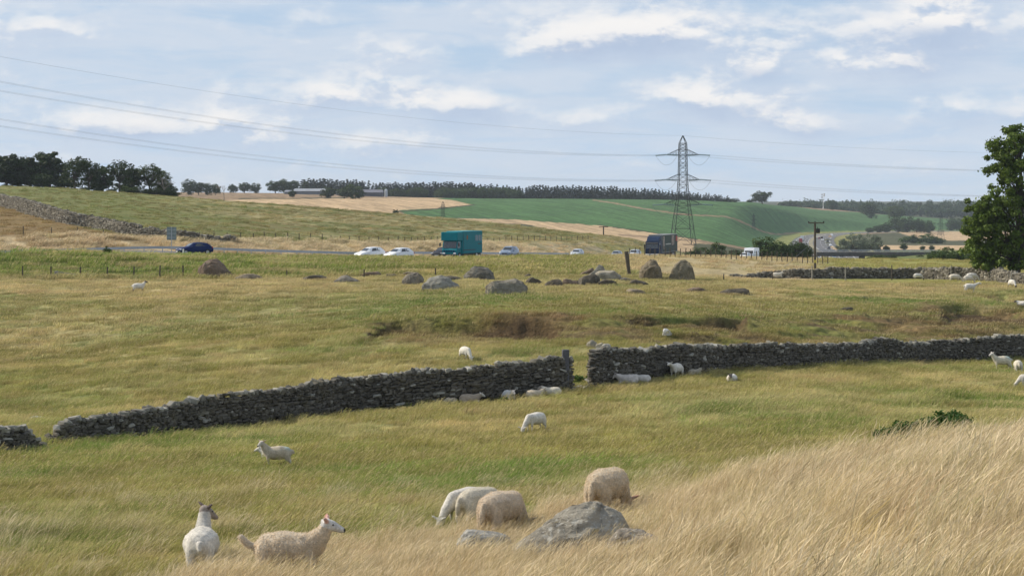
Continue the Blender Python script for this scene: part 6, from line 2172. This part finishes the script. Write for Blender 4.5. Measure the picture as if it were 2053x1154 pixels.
def pylon(px, base, top, d, label, rz=0.0, thick=1.0, tension=True, insul=True, zbase=None):
    X = (px - CX) * d / F
    z0 = h1(X, d) if zbase is None else zbase
    Hh = HY_to_z(top, d) - z0
    k = Hh / 47.5
    root = empty('pylon', (X, d, z0), rz)
    tag(root, label, 'pylon')
    lev = [(0, 4.9), (7, 4.05), (13, 3.35), (17.0, 2.75), (21.5, 2.25), (26, 1.95), (30.5, 1.75), (34.5, 1.68), (38.5, 1.62), (41.5, 1.6), (44.2, 1.45), (47.5, .12)]
    lev = [(z * k, w * k) for z, w in lev]
    for sx in (-1, 1):
        for sy in (-1, 1):
            m = MB()
            for (za, wa), (zb, wb) in zip(lev[:-1], lev[1:]):
                m.tube((sx * wa, sy * wa, za), (sx * wb, sy * wb, zb), .16 * thick, .14 * thick, 4, False)
            m.build('leg', M_LATT, root)
    m = MB(); r = .075 * thick
    for (za, wa), (zb, wb) in zip(lev[:-1], lev[1:]):
        nsub = 1 if zb - za > 5 * k or zb > 44.3 * k else 2
        for j in range(nsub):
            a0, a1 = j / nsub, (j + 1) / nsub
            z_0, z_1 = za + (zb - za) * a0, za + (zb - za) * a1; w_0, w_1 = wa + (wb - wa) * a0, wa + (wb - wa) * a1
            for s in (-1, 1):
                m.tube((-w_0, s * w_0, z_0), (w_1, s * w_1, z_1), r, r, 3, False); m.tube((w_0, s * w_0, z_0), (-w_1, s * w_1, z_1), r, r, 3, False)
                m.tube((s * w_0, -w_0, z_0), (s * w_1, w_1, z_1), r, r, 3, False); m.tube((s * w_0, w_0, z_0), (s * w_1, -w_1, z_1), r, r, 3, False)
            if j == 0:
                for s in (-1, 1):
                    m.tube((-w_0, s * w_0, z_0), (w_0, s * w_0, z_0), r, r, 3, False); m.tube((s * w_0, -w_0, z_0), (s * w_0, w_0, z_0), r, r, 3, False)
    m.build('lattice', M_LATT, root)
    tips = []
    for zz, span in ((17.5, 8.6), (28.3, 7.6), (39.2, 7.2)):
        zz *= k; span *= k
        w = float(np.interp(zz, [a for a, _ in lev], [b for _, b in lev])); h = 2.4 * k
        for s in (-1, 1):
            m = MB()
            tip = (s * span, 0, zz)
            for sy in (-1, 1):
                m.tube((s * w, sy * w, zz), tip, r * 1.4, r, 4, False); m.tube((s * w, sy * w, zz + h), tip, r * 1.2, r, 4, False)
                for f in (.25, .5, .75):
                    a = (s * (w + (span - w) * f), sy * w * (1 - f), zz); b = (s * (w + (span - w) * f), sy * w * (1 - f), zz + h * (1 - f))
                    m.tube(a, b, r * .7, r * .7, 3, False)
                    a2 = (s * (w + (span - w) * (f - .25)), sy * w * (1.25 - f), zz + h * (1.25 - f)); m.tube(a2, a, r * .7, r * .7, 3, False)
            arm = m.build('cross_arm', M_LATT, root)
            tips.append((s, zz, span))
            if insul:
                for sd in (-1, 1):          # one string towards each neighbour line section
                    m = MB(); n = 9
                    a = Vector((s * span, 0, zz)); b = a + Vector((sd * 4.4 * k, 2.2 * k * (-sd), -.35 * k)) if tension else a + Vector((0, 0, -3.2 * k))
                    for i in range(n):
                        c = a.lerp(b, (i + .6) / n)
                        m.disc(c, b - a, .34 * thick * k, .26 * k, 7)
                    m.tube(a, b, .05 * thick, .05 * thick, 4, False)
                    m.build('insulator', M_INS, root)
                    if not tension: break
                if tension:                 # jumper loop under the arm
                    m = MB(); A = Vector((s * span - 4.4 * k, 2.2 * k, zz - .35 * k)); Bq = Vector((s * span + 4.4 * k, -2.2 * k, zz - .35 * k)); pr = None
                    for i in range(13):
                        f = i / 12; q = A.lerp(Bq, f) + Vector((0, 0, -4.2 * k * 4 * f * (1 - f)))
                        if pr is not None: m.tube(pr, q, .05, .05, 3, False)
                        pr = q
                    m.build('jumper_loop', M_WIRE, root)
    return root, tips, k


def wire(a, b, sag, r, label, n=48, group='conductors of the power line'):
    m = MB(); pr = None
    a, b = Vector(a), Vector(b)
    for i in range(n + 1):
        f = i / n
        q = (b - a) * f + Vector((0, 0, -sag * 4 * f * (1 - f)))
        if pr is not None: m.tube(pr, q, r, r, 3, False)
        pr = q
    tag(m.build('power_line', M_WIRE, None, loc=a), label, 'power line', group)


def build_power():
    root, tips, k = pylon(1369, 487, 272, 850, 'large lattice pylon towering over the dark blue lorry', rz=.12, thick=1.05)
    X0, Y0, Z0 = root.location
    # the line comes towards us on the left and goes away behind the big tree on the right
    def hp(y, d): return HY_to_z(y, d)
    cr, sr = math.cos(.12), math.sin(.12)
    names = {0: 'bottom', 1: 'middle', 2: 'top'}
    LX, LY = P(-900, 0, 470).x, 470.0
    for i, (s, zz, span) in enumerate(tips):
        lv = i // 2
        for sd in (-1, 1):
            lx, ly = s * span + sd * 4.4 * k, 2.2 * k * (-sd)
            a = Vector((X0 + lx * cr - ly * sr, Y0 + lx * sr + ly * cr, Z0 + zz - .35 * k))
            for tw in (0, 1):
                if sd < 0:
                    if lv == 0: yl = (300, 330)[s > 0]
                    elif lv == 1: yl = (60, 104)[s > 0]
                    else: yl = (-38, 14)[s > 0]
                    b = Vector((LX + s * 5, LY + s * 8, hp(yl, LY) + tw * .3))
                    sg = 9.0 + lv * .6
                    lab = f"{'near' if s < 0 else 'far'} side {names[lv]} power line conductor sweeping up to the left, {'upper' if tw else 'lower'} of its pair"
                else:
                    b = Vector((P(2700, 0, 1080).x + s * 6, 1080, hp((428, 375, 322)[lv], 1080) + tw * .3))
                    sg = 6.5
                    lab = f"{'left' if s < 0 else 'right'} hung {names[lv]} power line conductor running right behind the big tree, {'upper' if tw else 'lower'} of its pair"
                wire(a + Vector((0, 0, tw * .3)), b, sg, .025 if lv else .018, lab)
    top = Vector((X0, Y0, Z0 + 47.5 * k))
    wire(top, (LX, LY, hp(-72, LY)), 9.0, .026, 'single earth wire from the pylon tip rising to the left edge of the sky')
    wire(top, (P(2700, 0, 1080).x, 1080, hp(284, 1080)), 7.0, .03, 'single earth wire from the pylon tip running to the right')
    pylon(888, 445, 404, 1050, 'small far pylon whose top shows over the hillside behind the teal horsebox', rz=.5, thick=.45, zbase=-22)
    pylon(1511, 489, 428, 1500, 'grey far pylon standing before the green field right of the big one', rz=.3, thick=.45)
    pylon(1886, 494, 424, 1500, 'faint far pylon by the golden field left of the big tree', rz=.4, thick=.5)
    # mast on the crest
    g = G(1650, 419, 1500, 4500); z = g.z
    ms = empty('radio_mast', (g.x, g.y, z)); tag(ms, 'thin radio mast with dishes on the crest right of the lone tree', 'mast')
    m = MB(); top_z = HY_to_z(388, g.y) - z
    for sx, sy in ((-1, -1), (1, -1), (0, 1)): m.tube((sx * .8, sy * .8, 0), (sx * .5, sy * .5, top_z), .14, .12, 4)
    n = 12
    for i in range(n):
        za, zb = top_z * i / n, top_z * (i + 1) / n
        m.tube((-.7, -.7, za), (.7, -.7, zb), .08, .08, 3); m.tube((.7, -.7, za), (0, .7, zb), .08, .08, 3)
    m.build('lattice', M_STEEL, ms)
    for zz, s in ((.93, -1), (.86, 1), (.76, -1), (.97, 1)):
        m = MB(); m.disc((s * 1.6, -1, top_z * zz), (s * .4, -1, 0), 1.0, .5, 10); m.build('dish', mat_simple('dish_paint', (.55, .50, .48), .6), ms)
    # utility pole by the far wall
    g = G(1634, 541, 205, 300); s = g.y / F
    pl = empty('utility_pole', tuple(g)); tag(pl, 'dark wooden utility pole with a transformer standing behind the far rubble wall', 'utility pole')
    h = (541 - 446) * s
    m = MB(); m.tube((0, 0, -.5), (0, 0, h), .17, .13, 8); m.build('pole', M_POST, pl)
    m = MB(); m.box(-.85, 1.15, -.06, .06, h - .12, h + .02); m.build('crossarm', M_POST, pl)
    for x in (-.8, .0, 1.1):
        m = MB(); m.tube((x, 0, h), (x, 0, h + .16), .06, .09, 6); m.build('insulator', M_TRIM, pl)
    m = MB(); m.rbox(.15, .60, -.22, .22, h - 1.35, h - .75, .05); m.tube((.3, 0, h - .75), (.3, 0, h - .55), .04); m.build('transformer', M_TRIM, pl)
    m = MB(); m.tube((0, 0, h - 2.0), (.9, -.1, h - 1.9), .03); m.rbox(.78, .98, -.1, .1, h - 2.02, h - 1.78, .03); m.build('bracket', M_TRIM, pl)
    m = MB(); m.box(-.15, .15, -.19, -.16, .9, 1.25); m.build('pole_sign', mat_simple('yellow_sign', (.6, .5, .1), .6), pl)
    m = MB(); m.tube((0, 0, h - 2.2), P(1549, 556, 222) - g, .014, .014, 4); m.build('stay_wire', M_WIRE, pl)
    g = G(1210, 474, 560, 900)
    pl = empty('utility_pole', tuple(g)); tag(pl, 'small distant wooden pole with a crossarm in front of the golden strip', 'utility pole')
    h = (474 - 455) * g.y / F
    m = MB(); m.tube((0, 0, -.3), (0, 0, h), .20, .18, 6); m.build('pole', M_POST, pl)
    m = MB(); m.box(-1.3, 1.3, -.1, .1, h - .3, h - .1); m.build('crossarm', M_POST, pl)


# ------------------------------------------------------------------ fences, signs, bridge, sheds
def fence(label, posts, wires=(.35, .7, 1.0), hp=1.15, r=.055, mat=None, wire_r=.006):
    """posts: ground points"""
    mat = mat or M_POST
    root = empty('wire_fence', tuple(posts[0])); tag(root, label, 'fence')
    o = Vector(posts[0])
    me = None
    rnd = random.Random(len(posts))
    m = MB(); m.tube((0, 0, -.2), (0, 0, hp), r, r * .9, 6); me = m.mesh('post', mat)
    for p in posts:
        link('post', me, root, Vector(p) - o, (rnd.gauss(0, .035), rnd.gauss(0, .035), 0), (1, 1, rnd.uniform(.93, 1.06)))
    m = MB()
    for a, b in zip(posts[:-1], posts[1:]):
        for w in wires: m.tube(Vector(a) - o + Vector((0, 0, w)), Vector(b) - o + Vector((0, 0, w)), wire_r, wire_r, 3, False)
    m.build('fence_wire', M_WIRE, root)


def build_bits():
    # fence between plateau and verge on the left
    ps = [G(px, py, 185, 215) for px, py in ((45, 557), (102, 557), (161, 557), (215, 557), (268, 557), (320, 557), (367, 557), (575, 557), (730, 556), (873, 553))]
    fence('low post fence between the dry field and the green verge at the left', ps[:7], r=.085, hp=1.2)
    for p, lab in zip(ps[7:], ('single short fence post in front of the green verge by the low dark rocks', 'lone brown post behind the thin slabs', 'brown stump of a post in the verge grass below the teal horsebox')):
        m = MB(); m.tube((0, 0, -.2), (0, 0, .8), .08, .07, 6); tag(m.build('fence_post', M_POST, None, loc=p), lab, 'fence post')
    p = G(113, 556, 185, 215); m = MB(); m.rbox(-.16, .16, -.12, .12, -.1, .65, .03); tag(m.build('fence_post', M_GREYPOST, None, loc=p), 'thick pale stub of a post with a fallen rail beside the left fence', 'fence post')
    m = MB(); m.tube((.2, 0, .55), (3.2, .2, .12), .05, .04, 5); tag(m.build('fallen_rail', M_GREYPOST, None, loc=p), 'broken rail sloping down from the thick pale post', 'timber rail')
    # tall fence in front of the lorry and caravan
    cols = list(np.arange(1262, 1660, 10.2))
    ps = []
    for i, px in enumerate(cols):
        d = 287 - (px - 1262) * .03
        x = (px - CX) * d / F; ps.append(Vector((x, d, h1(x, d))))
    fence('post and wire fence crossing in front of the black lorry and the caravan', ps, hp=1.35, r=.065)
    # leaning strainer post
    g = G(1262, 551, 185, 215); s = g.y / F
    root = empty('strainer_post', tuple(g)); tag(root, 'tall dark leaning strainer post of rough boards beside the pointed boulder', 'fence post')
    h = 47 * s
    m = MB(); m.tube((0, 0, -.2), (-.32, 0, h), .16, .22, 6); m.build('post', M_POST, root)
    m = MB(); m.tube((.1, 0, -.1), (-.12, .05, h * .92), .07, .06, 5); m.build('brace', M_POST, root)
    # fence beyond the motorway at the foot of the hill
    ps = []
    for i in range(0, 700, 1):
        x, y, z = ROAD[i]; nx, ny = RNRM[i]; q = (x + nx * (ROAD_L - 15), y + ny * (ROAD_L - 15))
        if q[1] < 236 or q[1] > 480: continue
        if ps and math.hypot(q[0] - ps[-1].x, q[1] - ps[-1].y) < 3.4: continue
        ps.append(Vector((q[0], q[1], h1(*q))))
    fence('long post fence along the foot of the hillside beyond the motorway', ps, hp=1.15, r=.075)
    # posts standing at the far rubble wall
    for px, top, lab in ((1549, 546, 'short dark post at the thin left part of the far rubble wall'), (1628, 532, 'tall pale post at the far rubble wall next to the utility pole'), (1695, 535, 'pale post at the far rubble wall between the two poles'), (1788, 530, 'dark post behind the far rubble wall'),
                         (1907, 531, 'tall pale post in front of the far rubble wall near the grazing pair'), (2025, 541, 'leaning pale post at the wall under the big tree'), (1451, 548, 'small post before the thin end of the far rubble wall')):
        g = G(px, 561 if px < 1950 else 570, 160, 225)
        s = g.y / F
        m = MB(); m.tube((0, 0, -.2), (.18 if px > 2000 else 0, 0, (560 if px < 1950 else 570) * s - top * s), .07, .055, 6)
        tag(m.build('fence_post', M_GREYPOST if 'pale' in lab else M_POST, None, loc=g), lab, 'fence post', 'posts at the far rubble wall')
    # back of the road sign, marker post
    g = G(344, 503, 212, 245); s = g.y / F
    g = Vector(((344 - CX) * 233 / F, 233, h1((344 - CX) * 233 / F, 233)))
    root = empty('road_sign', tuple(g), .15); tag(root, 'grey back of a road sign on one pole beside the dark blue car', 'road sign')
    s = 233 / F
    zt = HY_to_z(455, 233) - g.z; zb = HY_to_z(481, 233) - g.z
    m = MB(); m.rbox(-.56, .56, -.02, .03, zb, zt, .015); m.build('sign_plate', mat_simple('sign_back', (.20, .24, .24), .5, .1, metal=.2), root)
    for zz in (.2, .5, .8):
        m = MB(); z = zb + (zt - zb) * zz; m.box(-.5, .5, -.05, -.022, z - .03, z + .03); m.build('rib', M_STEEL, root)
    m = MB(); m.tube((0, -.08, -.3), (0, -.08, zt), .05, .05, 8); m.build('pole', M_STEEL, root)
    x = (367 - CX) * 228 / F; z = h1(x, 228); m = MB(); m.rbox(-.09, .09, -.05, .05, -.2, 1.05, .02)
    tag(m.build('marker_post', M_PLATE, None, loc=(x, 228, z), rot=(0, .03, 0)), 'short white marker post at the verge in front of the dark blue car', 'marker post')
    # bridge
    d = 900.0
    root = empty('road_bridge', tuple(P(1750, 512, d))); tag(root, 'grey concrete road bridge crossing the motorway right of the utility pole', 'bridge')
    o = root.location.copy()
    con = mat_simple('concrete', (.07, .067, .062), .9, .25, .3)
    x0, x1 = P(1634, 0, d).x - o.x, P(1880, 0, d).x - o.x
    zt = HY_to_z(505, d) - o.z; zb = HY_to_z(513, d) - o.z
    m = MB(); m.box(x0, x1, -5, 5, zb + .5, zt); m.build('deck', con, root)
    m = MB(); m.box(x0, x1, -4.2, 4.2, zb, zb + .497); m.build('girder', con, root)
    for y in (-4.8, 4.8):
        m = MB(); top = HY_to_z(501, d) - o.z
        m.box(x0, x1, y - .05, y + .05, top - .15, top); m.box(x0, x1, y - .05, y + .05, top - .45, top - .36)
        m.build('parapet_rail', M_STEEL, root)
        pm = MB(); pm.box(-.07, .07, -.06, .06, zt, top); pme = pm.mesh('parapet_post', M_STEEL)
        xx = x0
        while xx < x1: link('parapet_post', pme, root, (xx, y, 0)); xx += 2.6
    for px in (1728, 1826):
        m = MB(); c = P(px, 0, d).x - o.x; m.rbox(c - .7, c + .7, -4, 4, zb - 6, zb - .003, .1); m.build('pier', con, root)
    # sheds on the far hill
    for px, top, base, w, lab, c in ((622, 378, 388, 64, 'wide pale grey farm shed roof among the skyline trees', (.27, .29, .32)), (585, 381, 388, 26, 'small grey farm shed beside the round skyline trees', (.22, .24, .28)),
                                  (742, 380, 387, 52, 'long low dark farm shed in front of the plantation', (.14, .14, .17)), (690, 381, 388, 30, 'short grey barn half hidden by field-edge trees', (.25, .26, .29))):
        d = 1690.0; s = d / F; g = P(px, base, d); g.z = h1(g.x, d)
        root = empty('farm_shed', tuple(g)); tag(root, lab, 'shed')
        W = w * s; Hh = HY_to_z(top, d) - g.z; e = Hh * .55
        m = MB(); m.box(-W / 2, W / 2, -8, 8, -1, e); m.build('wall', mat_simple('shed_wall', tuple(q * .6 for q in c), .8), root)
        m = MB(); m.add([(-W / 2 - .5, -8.6, e + .05), (W / 2 + .5, -8.6, e + .05), (W / 2 - .4, 0, Hh), (-W / 2 + .4, 0, Hh), (-W / 2 - .5, 8.6, e + .05), (W / 2 + .5, 8.6, e + .05)], [(0, 1, 2, 3), (3, 2, 5, 4), (0, 3, 4), (1, 5, 2)])
        m.build('roof', mat_simple('shed_roof', c, .6, .15, .2), root)
    d = 1700.0; g = P(774, 387, d); g.z = h1(g.x, d); m = MB(); m.tube((0, 0, 0), (0, 0, 6), 1.3, 1.3, 12); m.tube((0, 0, 6), (0, 0, 6.8), 1.3, .2, 12)
    tag(m.build('feed_silo', pmat('silver'), None, loc=g), 'small pale silo at the right end of the long dark shed', 'silo')





def build_haze():
    m = bpy.data.materials.new('haze')
    m.use_nodes = True
    t = NT(m.node_tree); t.n.clear()
    out = t.node('ShaderNodeOutputMaterial')
    v = t.node('ShaderNodeVolumePrincipled')
    v.inputs['Color'].default_value = (.80, .90, 1.0, 1)
    v.inputs['Density'].default_value = HAZE
    t.l.new(v.outputs[0], out.inputs['Volume'])
    mb = MB(); mb.box(-4500, 4500, -60, 7300, -110, 75)
    tag(mb.build('haze', m), 'thin blue summer haze lying over the valley and the far hills', 'haze', kind='stuff')


HAZE = 0.00006
build_road()
build_vehicles()
build_power()
build_bits()
build_haze()
